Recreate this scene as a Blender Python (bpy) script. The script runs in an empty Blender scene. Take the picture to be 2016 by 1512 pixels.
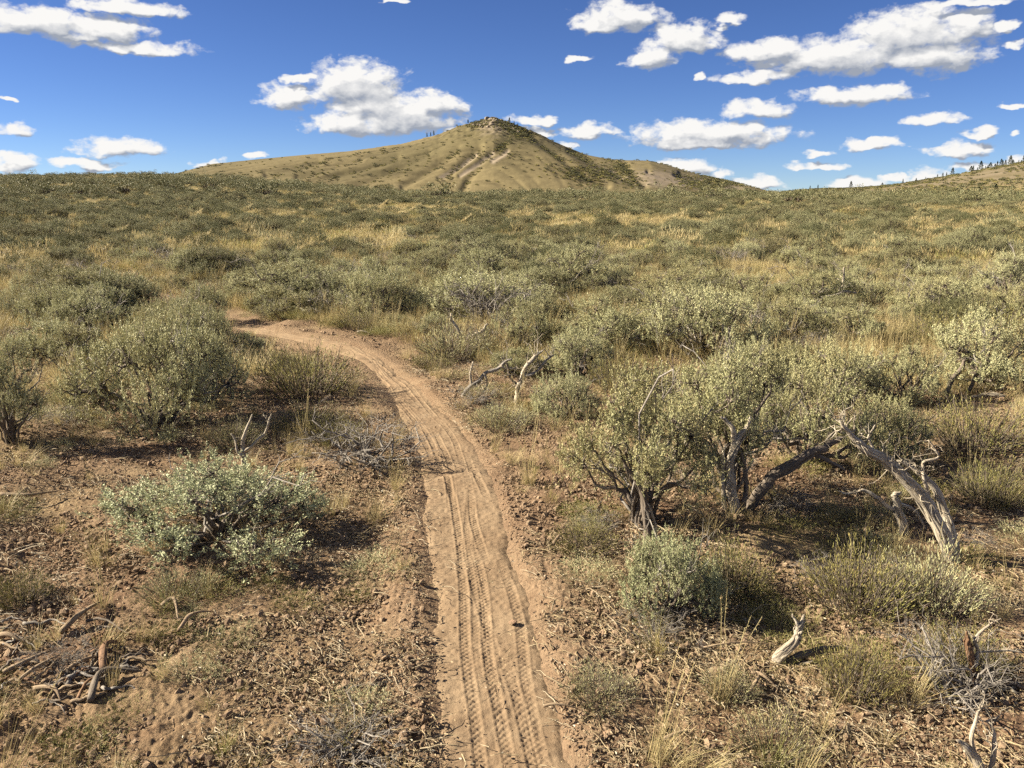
import bpy, math, numpy as np
from mathutils import Vector, Euler
R = math.radians
C = bpy.context.scene.collection
SC = bpy.context.scene

# ------------------------------------------------------------------ camera, sky, sun, exposure
W0, H0, FPX = 2016.0, 1512.0, 1680.0          # pixel frame of the photograph, focal length in its pixels
YH = 376.0                                    # eye level in that frame
PITCH = math.atan((H0 / 2 - YH) / FPX)
CAMZ = 1.70
cam_d = bpy.data.cameras.new('camera'); cam = bpy.data.objects.new('camera', cam_d); C.objects.link(cam)
cam_d.sensor_width = 36.0; cam_d.lens = 36.0 * FPX / W0; cam_d.clip_start = 0.05; cam_d.clip_end = 20000
cam.location = (0, 0, CAMZ); cam.rotation_euler = (math.pi / 2 - PITCH, 0, 0)
SC.camera = cam
SUN_EL, SUN_AZ = R(30), R(-90 + 6)           # azimuth measured from +Y towards +X
sun_dir = Vector((math.sin(SUN_AZ) * math.cos(SUN_EL), math.cos(SUN_AZ) * math.cos(SUN_EL), math.sin(SUN_EL)))
sl = bpy.data.lights.new('sun', 'SUN'); sl.energy = 5.0; sl.angle = R(0.5); sl.color = (1.0, 0.88, 0.69)
so = bpy.data.objects.new('sun', sl); C.objects.link(so)
so.rotation_euler = (-sun_dir).to_track_quat('-Z', 'Y').to_euler()
SC.view_settings.view_transform = 'Standard'; SC.view_settings.look = 'None'
SC.view_settings.exposure = 1.92; SC.view_settings.gamma = 1.0
SC.cycles.use_denoising = False
SC.cycles.max_bounces = 5; SC.cycles.diffuse_bounces = 1; SC.cycles.transparent_max_bounces = 8
SC.cycles.glossy_bounces = 1; SC.cycles.transmission_bounces = 2
SC.cycles.use_adaptive_sampling = True; SC.cycles.adaptive_threshold = 0.02
try: SC.render.use_persistent_data = False
except Exception: pass

def px_azel(px, py):
    """direction (azimuth, elevation) seen at a pixel of the photograph"""
    dx, dy, dz = (px - W0 / 2) / FPX, 1.0, -(py - H0 / 2) / FPX
    c, s = math.cos(PITCH), math.sin(PITCH)
    y, z = dy * c + dz * s, -dy * s + dz * c
    return math.atan2(dx, y), math.atan2(z, math.hypot(dx, y))

class NT:
    def __init__(s, tree): s.t = tree
    def n(s, typ, **kw):
        nd = s.t.nodes.new(typ)
        for k, v in kw.items(): setattr(nd, k, v)
        return nd
    def put(s, sock, v):
        if isinstance(v, bpy.types.NodeSocket): s.t.links.new(v, sock)
        else: sock.default_value = v
    def m(s, op, a, b=None, c=None, clamp=False):
        nd = s.n('ShaderNodeMath', operation=op, use_clamp=clamp)
        for i, v in enumerate((a, b, c)):
            if v is not None: s.put(nd.inputs[i], v)
        return nd.outputs[0]
    def v(s, op, a, b=None, c=None):
        nd = s.n('ShaderNodeVectorMath', operation=op)
        for i, v in enumerate((a, b, c)):
            if v is not None: s.put(nd.inputs[i], v)
        return nd.outputs[1] if op in ('DOT_PRODUCT', 'LENGTH') else nd.outputs[0]
    def rng(s, val, a, b, c=0.0, d=1.0, smooth=True):
        nd = s.n('ShaderNodeMapRange', interpolation_type='SMOOTHSTEP' if smooth else 'LINEAR', clamp=True)
        for i, x in enumerate((val, a, b, c, d)): s.put(nd.inputs[i], x)
        return nd.outputs[0]
    def mix(s, f, a, b):
        nd = s.n('ShaderNodeMix', data_type='RGBA', clamp_factor=True)
        s.put(nd.inputs[0], f); s.put(nd.inputs[6], a); s.put(nd.inputs[7], b)
        return nd.outputs[2]
    def noise(s, vec, scale, detail=4.0, rough=0.55, dim='3D', dist=0.0):
        nd = s.n('ShaderNodeTexNoise', noise_dimensions=dim)
        if vec is not None: s.put(nd.inputs['Vector'], vec)
        nd.inputs['Scale'].default_value = scale; nd.inputs['Detail'].default_value = detail
        nd.inputs['Roughness'].default_value = rough; nd.inputs['Distortion'].default_value = dist
        return nd
    def comb(s, x, y, z=0.0):
        nd = s.n('ShaderNodeCombineXYZ')
        for i, v in enumerate((x, y, z)): s.put(nd.inputs[i], v)
        return nd.outputs[0]
def rgb(*c): return (c[0], c[1], c[2], 1.0)

# clouds of the sky: px centre and half sizes in the photograph, (x, y, half width, half height)
CLOUDS = [(80,42,120,32),(190,55,95,26),(255,15,105,20),(262,90,108,17),(150,68,60,16),
 (240,290,88,20),(25,248,46,17),(30,318,46,20),(160,323,70,14),(415,320,34,8),(505,305,24,8),
 (700,165,92,46),(738,203,85,34),(575,188,62,24),(790,225,112,36),(700,242,90,24),(850,205,55,26),(590,154,24,8),
 (1050,236,50,11),(1060,260,40,12),(1158,256,50,17),(1110,288,22,8),(900,262,30,14),
 (1220,32,84,28),(1185,50,45,16),(1345,75,70,32),(1285,112,48,22),(1435,40,26,12),
 (1790,62,125,48),(1640,108,165,40),(1830,105,105,42),(1900,52,60,32),(1520,95,90,24),(1490,150,70,14),
 (1680,188,114,19),(1490,214,68,20),(1390,262,152,27),(1380,280,120,14),(1840,235,60,15),
 (1720,285,62,13),(1600,300,32,9),(1890,294,60,15),(1932,263,34,10),
 (1335,325,58,18),(1415,342,26,12),(1490,360,46,14),(1690,365,52,15),(1755,352,34,10),(1832,352,42,16),
 (1620,326,56,9),(1925,328,75,11),(2005,315,30,13),(1135,116,24,8),(1378,150,15,9),(2008,262,14,12),
 (8,195,16,6),(1895,4,90,10),(2000,85,26,10),(2000,205,24,8),(1980,50,24,10),(785,2,24,5),(1175,330,16,4)]
def build_world():
    w = bpy.data.worlds.new('World'); SC.world = w; w.use_nodes = True
    t = w.node_tree; t.nodes.clear(); N = NT(t)
    # node group: how much cloud stands at a direction (azimuth, elevation)
    g = bpy.data.node_groups.new('cloud_field', 'ShaderNodeTree')
    g.interface.new_socket('p', in_out='INPUT', socket_type='NodeSocketVector')
    g.interface.new_socket('f', in_out='OUTPUT', socket_type='NodeSocketFloat'); g.interface.new_socket('body', in_out='OUTPUT', socket_type='NodeSocketFloat')
    G = NT(g); gi = G.n('NodeGroupInput'); go = G.n('NodeGroupOutput'); p0 = gi.outputs[0]
    wn = G.noise(G.v('MULTIPLY', p0, (1.0, 1.7, 1.0)), 34.0, 3.0, 0.55)
    p = G.v('ADD', p0, G.v('MULTIPLY', G.v('SUBTRACT', wn.outputs['Color'], (0.5, 0.5, 0.5)), (0.045, 0.022, 0.0)))
    f = None
    for (cx, cy, hw, hh) in CLOUDS:
        cy, hh = cy + hh * .22, hh * 1.12; az, el = px_azel(cx, cy); ax, _ = px_azel(cx + hw, cy); _, ey = px_azel(cx, cy - hh)
        sx, sy = 1 / max(1e-4, ax - az), 1 / max(1e-4, ey - el)
        q = G.v('MULTIPLY_ADD', p, (sx, sy, 0.0), (-az * sx, -el * sy, 0.0))
        q = G.v('MAXIMUM', q, G.v('MULTIPLY', q, (-1.0, -1.55, 0.0)))      # bases are flatter than tops
        e = G.m('SUBTRACT', 1.0, G.v('DOT_PRODUCT', q, q))
        f = e if f is None else G.m('SMOOTH_MAX', f, e, 0.25)
    # small fair-weather clouds all round, so the sky is not empty in other directions
    an = G.noise(G.v('MULTIPLY', p0, (1.0, 2.6, 1.0)), 3.0, 2.0, 0.5)
    sep = G.n('ShaderNodeSeparateXYZ'); g.links.new(p0, sep.inputs[0])
    away = G.rng(G.m('ABSOLUTE', sep.outputs[0]), 0.62, 0.8)
    f = G.m('MAXIMUM', f, G.m('SUBTRACT', G.m('MULTIPLY', G.m('MULTIPLY', G.m('SUBTRACT', an.outputs[0], 0.56), 9.0), away), G.m('MULTIPLY', G.m('SUBTRACT', 1.0, away), 2.0)))
    dn = G.noise(G.v('MULTIPLY', p0, (1.0, 1.5, 1.0)), 48.0, 9.0, 0.60)
    fn = G.m('ADD', G.m('MAXIMUM', f, -1.5), G.m('MULTIPLY', G.m('SUBTRACT', dn.outputs[0], 0.41), 2.9))
    vo = G.n('ShaderNodeTexVoronoi', feature='SMOOTH_F1'); vo.inputs['Scale'].default_value = 62.0; vo.inputs['Detail'].default_value = 2.0; vo.inputs['Roughness'].default_value = 0.55; vo.inputs['Smoothness'].default_value = .35; vo.normalize = True
    g.links.new(G.v('MULTIPLY', p, (1.0, 1.35, 1.0)), vo.inputs['Vector'])
    fn = G.m('ADD', fn, G.m('MULTIPLY', G.m('SUBTRACT', 0.40, vo.outputs['Distance']), 2.6))
    g.links.new(fn, go.inputs[0]); g.links.new(f, go.inputs[1])
    tc = N.n('ShaderNodeTexCoord'); d = tc.outputs['Generated']
    dn_ = N.v('NORMALIZE', d); sp = N.n('ShaderNodeSeparateXYZ'); t.links.new(dn_, sp.inputs[0])
    az = N.m('ARCTAN2', sp.outputs[0], sp.outputs[1]); el = N.m('ARCSINE', sp.outputs[2])
    p = N.comb(az, el, 0.0)
    def field(vec):
        nd = N.n('ShaderNodeGroup'); nd.node_tree = g; t.links.new(vec, nd.inputs[0]); return nd.outputs[0], nd.outputs[1]
    f0, b0 = field(p); f1, b1 = field(N.v('ADD', p, (-0.006, 0.009, 0.0)))
    alpha = N.rng(f0, -0.15, 1.1)
    alpha = N.m('MULTIPLY', alpha, N.rng(el, -0.01, 0.005))
    low = N.m('MULTIPLY', N.m('SUBTRACT', N.m('MAXIMUM', b0, -1.0), N.m('MAXIMUM', b1, -1.0)), 1.3)
    lit = N.rng(N.m('ADD', N.m('ADD', N.m('MULTIPLY', N.m('SUBTRACT', f0, f1), .45), low), N.m('MULTIPLY', f0, -0.16)), -0.85, 0.40, smooth=False)
    ccol = N.mix(lit, rgb(0.36, 0.40, 0.48), rgb(1.0, 0.985, 0.96))
    sky = N.n('ShaderNodeTexSky', sky_type='NISHITA', sun_disc=False)
    sky.sun_elevation = SUN_EL; sky.sun_rotation = SUN_AZ; sky.altitude = 3000
    sky.air_density = 0.8; sky.dust_density = 0.0; sky.ozone_density = 3.0
    hsv = N.n('ShaderNodeHueSaturation'); hsv.inputs['Saturation'].default_value = 1.08; hsv.inputs['Value'].default_value = 0.57; hsv.inputs['Hue'].default_value = 0.508
    t.links.new(sky.outputs[0], hsv.inputs['Color'])
    skc = N.v('MULTIPLY', hsv.outputs[0], (0.80, 0.90, 1.08))
    cl = N.v('MULTIPLY', ccol, (5.1, 5.1, 5.1))
    col = N.mix(alpha, skc, cl)
    bg = N.n('ShaderNodeBackground'); t.links.new(col, bg.inputs[0]); bg.inputs[1].default_value = 0.05
    out = N.n('ShaderNodeOutputWorld'); t.links.new(bg.outputs[0], out.inputs[0])
    w.cycles.sampling_method = 'NONE'
build_world()

# ------------------------------------------------------------------ noise and terrain
rs = np.random.RandomState(11)
def _h(ix, iy, seed):
    h = (ix.astype(np.int64) * 374761393 + iy.astype(np.int64) * 668265263 + seed * 974634777) & 0xFFFFFFFF
    h = ((h ^ (h >> 13)) * 1274126177) & 0xFFFFFFFF
    h = ((h ^ (h >> 16)) * 2246822519) & 0xFFFFFFFF
    return ((h ^ (h >> 15)) & 0xFFFFFF) / float(0xFFFFFF)
def vn(x, y, seed=0):
    x = np.asarray(x, float); y = np.asarray(y, float)
    x, y = np.broadcast_arrays(x, y)
    ix, iy = np.floor(x), np.floor(y); fx, fy = x - ix, y - iy
    fx, fy = fx * fx * (3 - 2 * fx), fy * fy * (3 - 2 * fy)
    a, b = _h(ix, iy, seed), _h(ix + 1, iy, seed); c, d = _h(ix, iy + 1, seed), _h(ix + 1, iy + 1, seed)
    return ((a + (b - a) * fx) + ((c + (d - c) * fx) - (a + (b - a) * fx)) * fy) * 2 - 1
def fbm(x, y, seed=0, o=4, g=0.5):
    s, a, t = 0, 1.0, 0
    for i in range(o):
        s = s + a * vn(x * 2.03 ** i + 17.3 * i, y * 2.03 ** i - 9.1 * i, seed + i); t += a; a *= g
    return s / t
def sst(a, b, x):
    t = np.clip((x - a) / (b - a), 0, 1); return t * t * (3 - 2 * t)
BY = np.array([-50, 0, 8, 10, 12, 15, 18, 22, 28, 36, 45, 60, 80, 110, 150, 200, 260, 330, 420, 520, 800, 4000.])
BZ = np.array([0, 0, 0, 0, 0, .01, .03, .06, .12, .2, .28, .38, .50, .62, .72, .78, .4, -1, -4, -6, -8, -8.])
_by = np.linspace(0, 1, 4000) ** 2 * 4050 - 50; _bz = np.interp(_by, BY, BZ)
def base_z(y): return np.interp(y, _by, _bz)
HY = 900.0
HP = [(250,378),(340,356),(372,346),(400,338),(450,325),(550,315),(700,302),(800,288),(870,270),(905,255),(935,249),(958,242),(974,240),(990,244),(1020,255),(1060,270),(1100,289),(1150,308),(1200,318),(1265,319),(1310,330),(1380,350),(1450,366),(1500,380),(1600,400),(1900,420)]
HX = np.array([(p[0] - 1008) / FPX * HY for p in HP]); HZ = np.array([(YH - p[1]) / FPX * HY + CAMZ for p in HP])
def gf(x): return 1.0 - 1.35 * sst(-60, 110, x)
DARKG = [[(640,322),(540,345)],[(720,316),(600,350)],[(790,314),(700,340),(610,365)],[(850,305),(760,345),(700,368)],[(905,296),(860,330),(800,366)],[(948,296),(918,318),(880,350)],[(992,292),(955,315),(925,352),(915,372)],
         [(1010,246),(1060,285),(1110,320),(1150,350),(1190,366)],[(1120,300),(1180,330),(1240,358)],[(1222,328),(1236,345),(1262,364)],[(1330,345),(1400,366),(1440,375)]]
PALEG = [[(938,306),(912,326),(868,350)],[(970,302),(938,326),(908,346)],[(1000,300),(970,318)],[(1268,340),(1300,350),(1370,366)],[(1200,338),(1225,352)],[(1320,345),(1390,358)]]
def pdist(hx, hy, lines):
    best = np.full(np.shape(hx), 99.)
    for L in lines:
        for a, b in zip(L[:-1], L[1:]):
            a, b = np.array(a, float), np.array(b, float); ab = b - a
            t = np.clip(((hx - a[0]) * ab[0] + (hy - a[1]) * ab[1]) / (ab @ ab), 0, 1)
            best = np.minimum(best, np.hypot(hx - a[0] - ab[0] * t, hy - a[1] - ab[1] * t))
    return best
def hill(x, y):
    t = (HY - y) / 390.0                              # 0 on the ridge, 1 at the foot in front
    shift = 24 * np.sin(x / 60.0) * np.clip(t, 0, 1)
    zr = 0.985 * np.interp(x * HY / np.maximum(y, 300) * 0.55 + x * 0.45 + shift * 0.5, HX, HZ) + 8
    front = np.where(t > 0, 1 - sst(0, 1.0, np.clip(t, 0, 1)) * 1.0, 1 - sst(0, 1, np.clip(-t * 0.9, 0, 1)))
    pk = np.exp(-((x + 18) / 95.0) ** 2)
    front2 = np.where(t > 0, np.clip(1 - t * 1.05, 0, 1) ** 1.35, front)
    fr = front * (1 - 0.55 * pk) + front2 * 0.55 * pk
    z = zr * fr - 8
    tt = np.clip(t, 0, 1)
    u = x + 0.95 * (HY - y) * gf(x)      # gullies run down and outwards
    gl = 1 - np.abs(fbm(u / 34.0, y / 300.0, 71, 3))
    gl2 = 1 - np.abs(fbm(u / 13.0, y / 160.0, 77, 2))
    amp = sst(0.03, 0.35, tt) * (1 - sst(0.75, 1.0, tt))
    z = z - amp * (0.9 * gl ** 4) * np.clip(zr / 40, 0.25, 1)
    z = z + 9.0 * np.exp(-((x - 45) / 46.0) ** 2) * np.exp(-((tt - 0.5) / 0.22) ** 2)   # round spur at the right of the scree
    hx = W0 / 2 + FPX * x / np.maximum(y, 300); hy = YH - (z - CAMZ) / np.maximum(y, 300) * FPX; f_ = (tt > .04) & (y < HY)
    z = z - np.where(f_, 1.9 * np.exp(-(pdist(hx, hy, DARKG) / 7) ** 2) + 1.5 * np.exp(-(pdist(hx, hy, PALEG) / 4.) ** 2), 0)
    z = z + sst(35, 58, z) * fbm(x / 5.0, y / 5.0, 91, 3) * 1.6
    return z
def ground(x, y, smooth=False):
    x = np.asarray(x, float); y = np.asarray(y, float)
    a = x / np.maximum(y, 4.0)
    z = base_z(y)
    wl = 1 - sst(-0.40, -0.06, a); fall = sst(270, 420, y)
    z = z + 4.9 * wl * sst(22, 255, y) * (1 - fall)
    z = z + (17.5 * sst(0.37, 0.68, a) + 0.7 * sst(0.22, 0.40, a)) * sst(200, 460, y) * (1 - sst(480, 900, y)) + sst(0.22, 0.36, a) * 6.5 * sst(230, 460, y) * (1 - sst(480, 900, y))
    far = y > 420
    if np.any(far):
        hz = hill(x, y)
        z = np.where(far, np.maximum(z, np.where(far, hz, -50)), z)
    r = np.hypot(x, y)
    z = z + 0.05 * fbm(x / 2.2, y / 2.2, 3, 3) * sst(1, 5, r) * 1.0 + 0.22 * fbm(x / 14.0, y / 14.0, 5, 3) * sst(9, 26, r) + 0.6 * fbm(x / 60, y / 60, 8, 3) * sst(60, 160, r) * (1 - sst(170, 240, y)*0.5)
    z = z + 0.07 * sst(-.1, .25, fbm(x / 1.5 + 9, y / 1.5, 44, 2)) * sst(1.5, 4, r) - 0.03
    return z
def g1(x, y): return float(ground(np.array([x]), np.array([y]))[0])
def pxdir(px, py):
    dx, dz = (px - W0 / 2) / FPX, -(py - H0 / 2) / FPX
    c, s = math.cos(PITCH), math.sin(PITCH)
    return np.array([dx, c + dz * s, -s + dz * c])
def pxY(px, py, Y):
    d = pxdir(px, py); return np.array([0, 0, CAMZ]) + d * (Y / d[1])
def at(px, py, rmin=1.0):
    """point of the ground seen at a pixel of the photograph"""
    d = pxdir(px, py); ts = np.concatenate([np.linspace(rmin, 30, 2400), np.geomspace(30, 1500, 2400)])
    P = np.array([0, 0, CAMZ])[None] + d[None] * ts[:, None]
    below = np.nonzero(P[:, 2] < ground(P[:, 0], P[:, 1]))[0]
    return P[below[0]] if len(below) else P[-1]

# trail centre line
TPX = [(1000,1512),(968,1320),(948,1180),(918,1040),(905,955),(882,890),(850,835),(800,775),(742,715),(680,684),(600,664),(530,654),(470,640)]
TP = [at(*p)[:2] for p in TPX]
d0 = TP[0] - TP[1]; d0 /= np.linalg.norm(d0)
TP = [TP[0] + d0 * 3.0, TP[0] + d0 * 1.4] + TP + [TP[-1] + np.array([-1.2, 1.3]), TP[-1] + np.array([-3.4, 3.6]), TP[-1] + np.array([-7, 8.])]
TP = np.array(TP)
def catmull(P, n=12):
    P = np.asarray(P, float); Q = np.vstack([2 * P[0] - P[1], P, 2 * P[-1] - P[-2]]); out = []
    for i in range(1, len(Q) - 2):
        t = np.linspace(0, 1, n, endpoint=False)[:, None]
        a, b, c, d = Q[i - 1], Q[i], Q[i + 1], Q[i + 2]
        out.append(0.5 * (2 * b + (c - a) * t + (2 * a - 5 * b + 4 * c - d) * t ** 2 + (3 * b - a - 3 * c + d) * t ** 3))
    out.append(P[-1][None]); return np.vstack(out)
TC = catmull(TP, 8)
TS = np.concatenate([[0], np.cumsum(np.linalg.norm(np.diff(TC, axis=0), axis=1))])
def trail_dist(x, y):
    """distance to the trail's centre line"""
    best = np.full(np.shape(x), 9.0)
    for i in range(len(TC) - 1):
        a, b = TC[i], TC[i + 1]; ab = b - a; L = ab @ ab
        t = np.clip(((x - a[0]) * ab[0] + (y - a[1]) * ab[1]) / L, 0, 1)
        dd = np.hypot(x - a[0] - ab[0] * t, y - a[1] - ab[1] * t)
        best = np.minimum(best, dd)
    return best

# ------------------------------------------------------------------ mesh helpers
class MB:
    def __init__(s): s.v = []; s.q = []; s.t = []; s.uv = []; s.n = 0; s.cov = []
    def add(s, verts, quads=None, tris=None, uv=None):
        verts = np.asarray(verts, float)
        if quads is not None and len(quads): s.q.append(np.asarray(quads, np.int64) + s.n)
        if tris is not None and len(tris): s.t.append(np.asarray(tris, np.int64) + s.n)
        s.v.append(verts); s.n += len(verts)
        s.cov.append(np.zeros((len(verts), 2)) if uv is None else np.asarray(uv, float))
    def mesh(s, name, mat=None, smooth=False, attrs=None):
        v = np.vstack(s.v).astype(np.float32)
        q = np.vstack(s.q) if s.q else np.zeros((0, 4), int); t = np.vstack(s.t) if s.t else np.zeros((0, 3), int)
        me = bpy.data.meshes.new(name); me.vertices.add(len(v)); me.vertices.foreach_set('co', v.ravel())
        lv = np.concatenate([q.ravel(), t.ravel()]).astype(np.int32)
        me.loops.add(len(lv)); me.loops.foreach_set('vertex_index', lv)
        st = np.concatenate([np.arange(len(q)) * 4, len(q) * 4 + np.arange(len(t)) * 3]).astype(np.int32)
        me.polygons.add(len(st)); me.polygons.foreach_set('loop_start', st)
        me.update(calc_edges=True)
        me.polygons.foreach_set('use_smooth', np.full(len(st), smooth, bool))
        a = me.attributes.new('tuv', 'FLOAT_VECTOR', 'POINT')
        cv = np.vstack(s.cov); a.data.foreach_set('vector', np.column_stack([cv, np.zeros(len(cv))]).astype(np.float32).ravel())
        if attrs:
            for k, arr in attrs.items():
                if arr.ndim == 1:
                    aa = me.attributes.new(k, 'FLOAT', 'POINT'); aa.data.foreach_set('value', arr.astype(np.float32))
                else:
                    aa = me.attributes.new(k, 'FLOAT_COLOR', 'POINT'); aa.data.foreach_set('color', np.column_stack([arr, np.ones(len(arr))]).astype(np.float32).ravel())
        if mat: me.materials.append(mat)
        me.validate(verbose=False)
        return me
def link(name, me, parent=None, loc=None):
    o = bpy.data.objects.new(name, me); C.objects.link(o)
    if parent: o.parent = parent
    if loc is not None: o.location = loc
    return o
def tag(o, label=None, cat=None, group=None, kind=None):
    if label: o['label'] = label
    if cat: o['category'] = cat
    if group: o['group'] = group
    if kind: o['kind'] = kind
    return o
def unit(v): return v / np.maximum(1e-9, np.linalg.norm(v, axis=-1, keepdims=True))
def tube(mb, P, rad, sides=5, ridges=0.0, twist=0.0, rr=None, cap=True):
    """a limb that tapers along the polyline P; ridges gives it the furrows of weathered wood"""
    P = np.asarray(P, float); n = len(P); rad = np.broadcast_to(np.asarray(rad, float), (n,))
    T = unit(np.gradient(P, axis=0)); up = np.array([0.13, 0.31, 0.94]); 
    A = unit(np.cross(T, up)); B = np.cross(T, A)
    th = np.linspace(0, 2 * np.pi, sides, endpoint=False)
    L = np.concatenate([[0], np.cumsum(np.linalg.norm(np.diff(P, axis=0), axis=1))])
    prof = np.ones((n, sides))
    if ridges > 0:
        ph = rr.rand(6) * 6.28
        for i in range(n):
            tt = th + twist * L[i]
            prof[i] += ridges * (0.55 * np.sin(3 * tt + ph[0] + L[i] * 3) + 0.45 * np.sin(5 * tt + ph[1] - L[i] * 2) + 0.5 * np.abs(np.sin(4.0 * tt + ph[2] + L[i] * 4)) + 0.25 * np.sin(9 * tt + ph[3]))
    V = P[:, None] + (np.cos(th)[None, :, None] * A[:, None] + np.sin(th)[None, :, None] * B[:, None]) * (rad[:, None] * prof)[..., None]
    i = np.arange(n - 1)[:, None] * sides; j = np.arange(sides)[None]; k = (j + 1) % sides
    Q = np.stack([i + j, i + k, i + sides + k, i + sides + j], -1).reshape(-1, 4)
    uv = np.stack(np.broadcast_arrays(L[:, None], (th / 6.2832)[None] * rad.max() * 6.28), -1).reshape(-1, 2)
    tr = []
    V = V.reshape(-1, 3)
    if cap and sides > 3:
        V = np.vstack([V, P[:1], P[-1:] + T[-1:] * rad[-1] * 1.5]); uv = np.vstack([uv, [[0, 0]], [[L[-1], 0]]])
        e = (n - 1) * sides; jj = np.arange(sides); kk = (jj + 1) % sides
        tr = np.vstack([np.stack([kk, jj, np.full(sides, n * sides)], 1), np.stack([e + jj, e + kk, np.full(sides, n * sides + 1)], 1)])
    mb.add(V, Q, tr, uv)
def wobble(a, b, n, amp, rr, sag=0.0):
    """a kinked line from a to b"""
    t = np.linspace(0, 1, n)[:, None]; P = a + (b - a) * t
    L = np.linalg.norm(b - a); off = rr.randn(n, 3) * amp * L
    off = np.cumsum(off, 0); off -= off[0] + (off[-1] - off[0]) * t
    P = P + off; P[:, 2] += sag * L * np.sin(t[:, 0] * np.pi)
    return P
def leaves(mb, P, D, L, Wd, rr, face=None, tone=None):
    """one small kite-shaped leaf for each point P along direction D"""
    n = len(P); D = unit(D); s = unit(np.cross(D, rr.randn(n, 3) if face is None else face * 1.5 + rr.randn(n, 3) * .6)); L = np.broadcast_to(L, (n,))[:, None]; Wd = np.broadcast_to(Wd, (n,))[:, None]
    V = np.stack([P, P + D * L * 0.62 + s * Wd * 0.5, P + D * L, P + D * L * 0.62 - s * Wd * 0.5], 1).reshape(-1, 3)
    r = rr.rand(n) if tone is None else .45 * rr.rand(n) + .55 * tone
    r = np.repeat(r, 4)
    mb.add(V, np.arange(4 * n).reshape(-1, 4), uv=np.stack([r, np.tile([0, .6, 1, .6], n)], 1))

# ------------------------------------------------------------------ materials
def alb(*c): return (c[0] * .86, c[1] * .86, c[2] * .86, 1.0)
def new_mat(name):
    m = bpy.data.materials.new(name); m.use_nodes = True; m.node_tree.nodes.clear()
    return m, NT(m.node_tree)
def leaf_mat(name, ca, cb, cdry, dry=0.15, trans=0.12, hue_var=0.5, rough=0.6):
    m, N = new_mat(name); t = m.node_tree
    at_ = N.n('ShaderNodeAttribute', attribute_name='tuv'); sp = N.n('ShaderNodeSeparateXYZ'); t.links.new(at_.outputs['Vector'], sp.inputs[0])
    oi = N.n('ShaderNodeObjectInfo'); geo = N.n('ShaderNodeNewGeometry')
    col = N.mix(N.m('ADD', N.m('MULTIPLY', sp.outputs[0], 0.5), N.m('MULTIPLY', oi.outputs['Random'], hue_var)), alb(*ca), alb(*cb))
    ns = N.noise(geo.outputs['Position'], 3.0, 3.0)
    dr = N.m('MULTIPLY', N.rng(N.m('ADD', ns.outputs[0], N.m('MULTIPLY', oi.outputs['Random'], 0.25)), 0.55, 0.80), dry * 3)
    dr = N.m('MAXIMUM', dr, N.m('GREATER_THAN', sp.outputs[0], 1 - dry))
    col = N.mix(dr, col, alb(*cdry))
    b = N.n('ShaderNodeBsdfPrincipled'); t.links.new(col, b.inputs['Base Color']); b.inputs['Roughness'].default_value = rough
    b.inputs['Specular IOR Level'].default_value = 0.25
    tr = N.n('ShaderNodeBsdfTranslucent'); t.links.new(col, tr.inputs[0])
    mx = N.n('ShaderNodeMixShader'); mx.inputs[0].default_value = trans; t.links.new(b.outputs[0], mx.inputs[1]); t.links.new(tr.outputs[0], mx.inputs[2])
    o = N.n('ShaderNodeOutputMaterial'); t.links.new(mx.outputs[0], o.inputs[0])
    return m
def wood_mat(name, ca, cb, cc, streak=60.0, bump=0.5):
    m, N = new_mat(name); t = m.node_tree
    a = N.n('ShaderNodeAttribute', attribute_name='tuv'); oi = N.n('ShaderNodeObjectInfo')
    v = N.v('MULTIPLY', a.outputs['Vector'], (3.0, streak, 1.0))
    n1 = N.noise(N.v('ADD', v, N.comb(oi.outputs['Random'], 0.0, 0.0)), 3.0, 6.0, 0.65, dist=0.4)
    geo = N.n('ShaderNodeNewGeometry'); n2 = N.noise(geo.outputs['Position'], 14.0, 3.0)
    col = N.mix(N.rng(n1.outputs[0], 0.33, 0.62), alb(*cc), alb(*ca))
    col = N.mix(N.m('MULTIPLY', N.rng(n2.outputs[0], 0.45, 0.7), 0.7), col, alb(*cb))
    b = N.n('ShaderNodeBsdfPrincipled'); t.links.new(col, b.inputs['Base Color']); b.inputs['Roughness'].default_value = 0.8
    b.inputs['Specular IOR Level'].default_value = 0.2
    bp = N.n('ShaderNodeBump'); bp.inputs['Strength'].default_value = bump; bp.inputs['Distance'].default_value = 0.006
    t.links.new(n1.outputs[0], bp.inputs['Height']); t.links.new(bp.outputs[0], b.inputs['Normal'])
    o = N.n('ShaderNodeOutputMaterial'); t.links.new(b.outputs[0], o.inputs[0])
    return m
def rock_mat(name, ca, cb, sc=20.0):
    m, N = new_mat(name); t = m.node_tree
    oi = N.n('ShaderNodeObjectInfo'); tc = N.n('ShaderNodeTexCoord')
    n1 = N.noise(tc.outputs['Object'], sc, 5.0, 0.6)
    col = N.mix(N.m('ADD', N.m('MULTIPLY', oi.outputs['Random'], 0.7), N.m('MULTIPLY', n1.outputs[0], 0.45)), alb(*ca), alb(*cb))
    b = N.n('ShaderNodeBsdfPrincipled'); t.links.new(col, b.inputs['Base Color']); b.inputs['Roughness'].default_value = 0.9
    b.inputs['Specular IOR Level'].default_value = 0.15
    bp = N.n('ShaderNodeBump'); bp.inputs['Strength'].default_value = 0.5; bp.inputs['Distance'].default_value = 0.01
    t.links.new(n1.outputs[0], bp.inputs['Height']); t.links.new(bp.outputs[0], b.inputs['Normal'])
    o = N.n('ShaderNodeOutputMaterial'); t.links.new(b.outputs[0], o.inputs[0])
    return m
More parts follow.
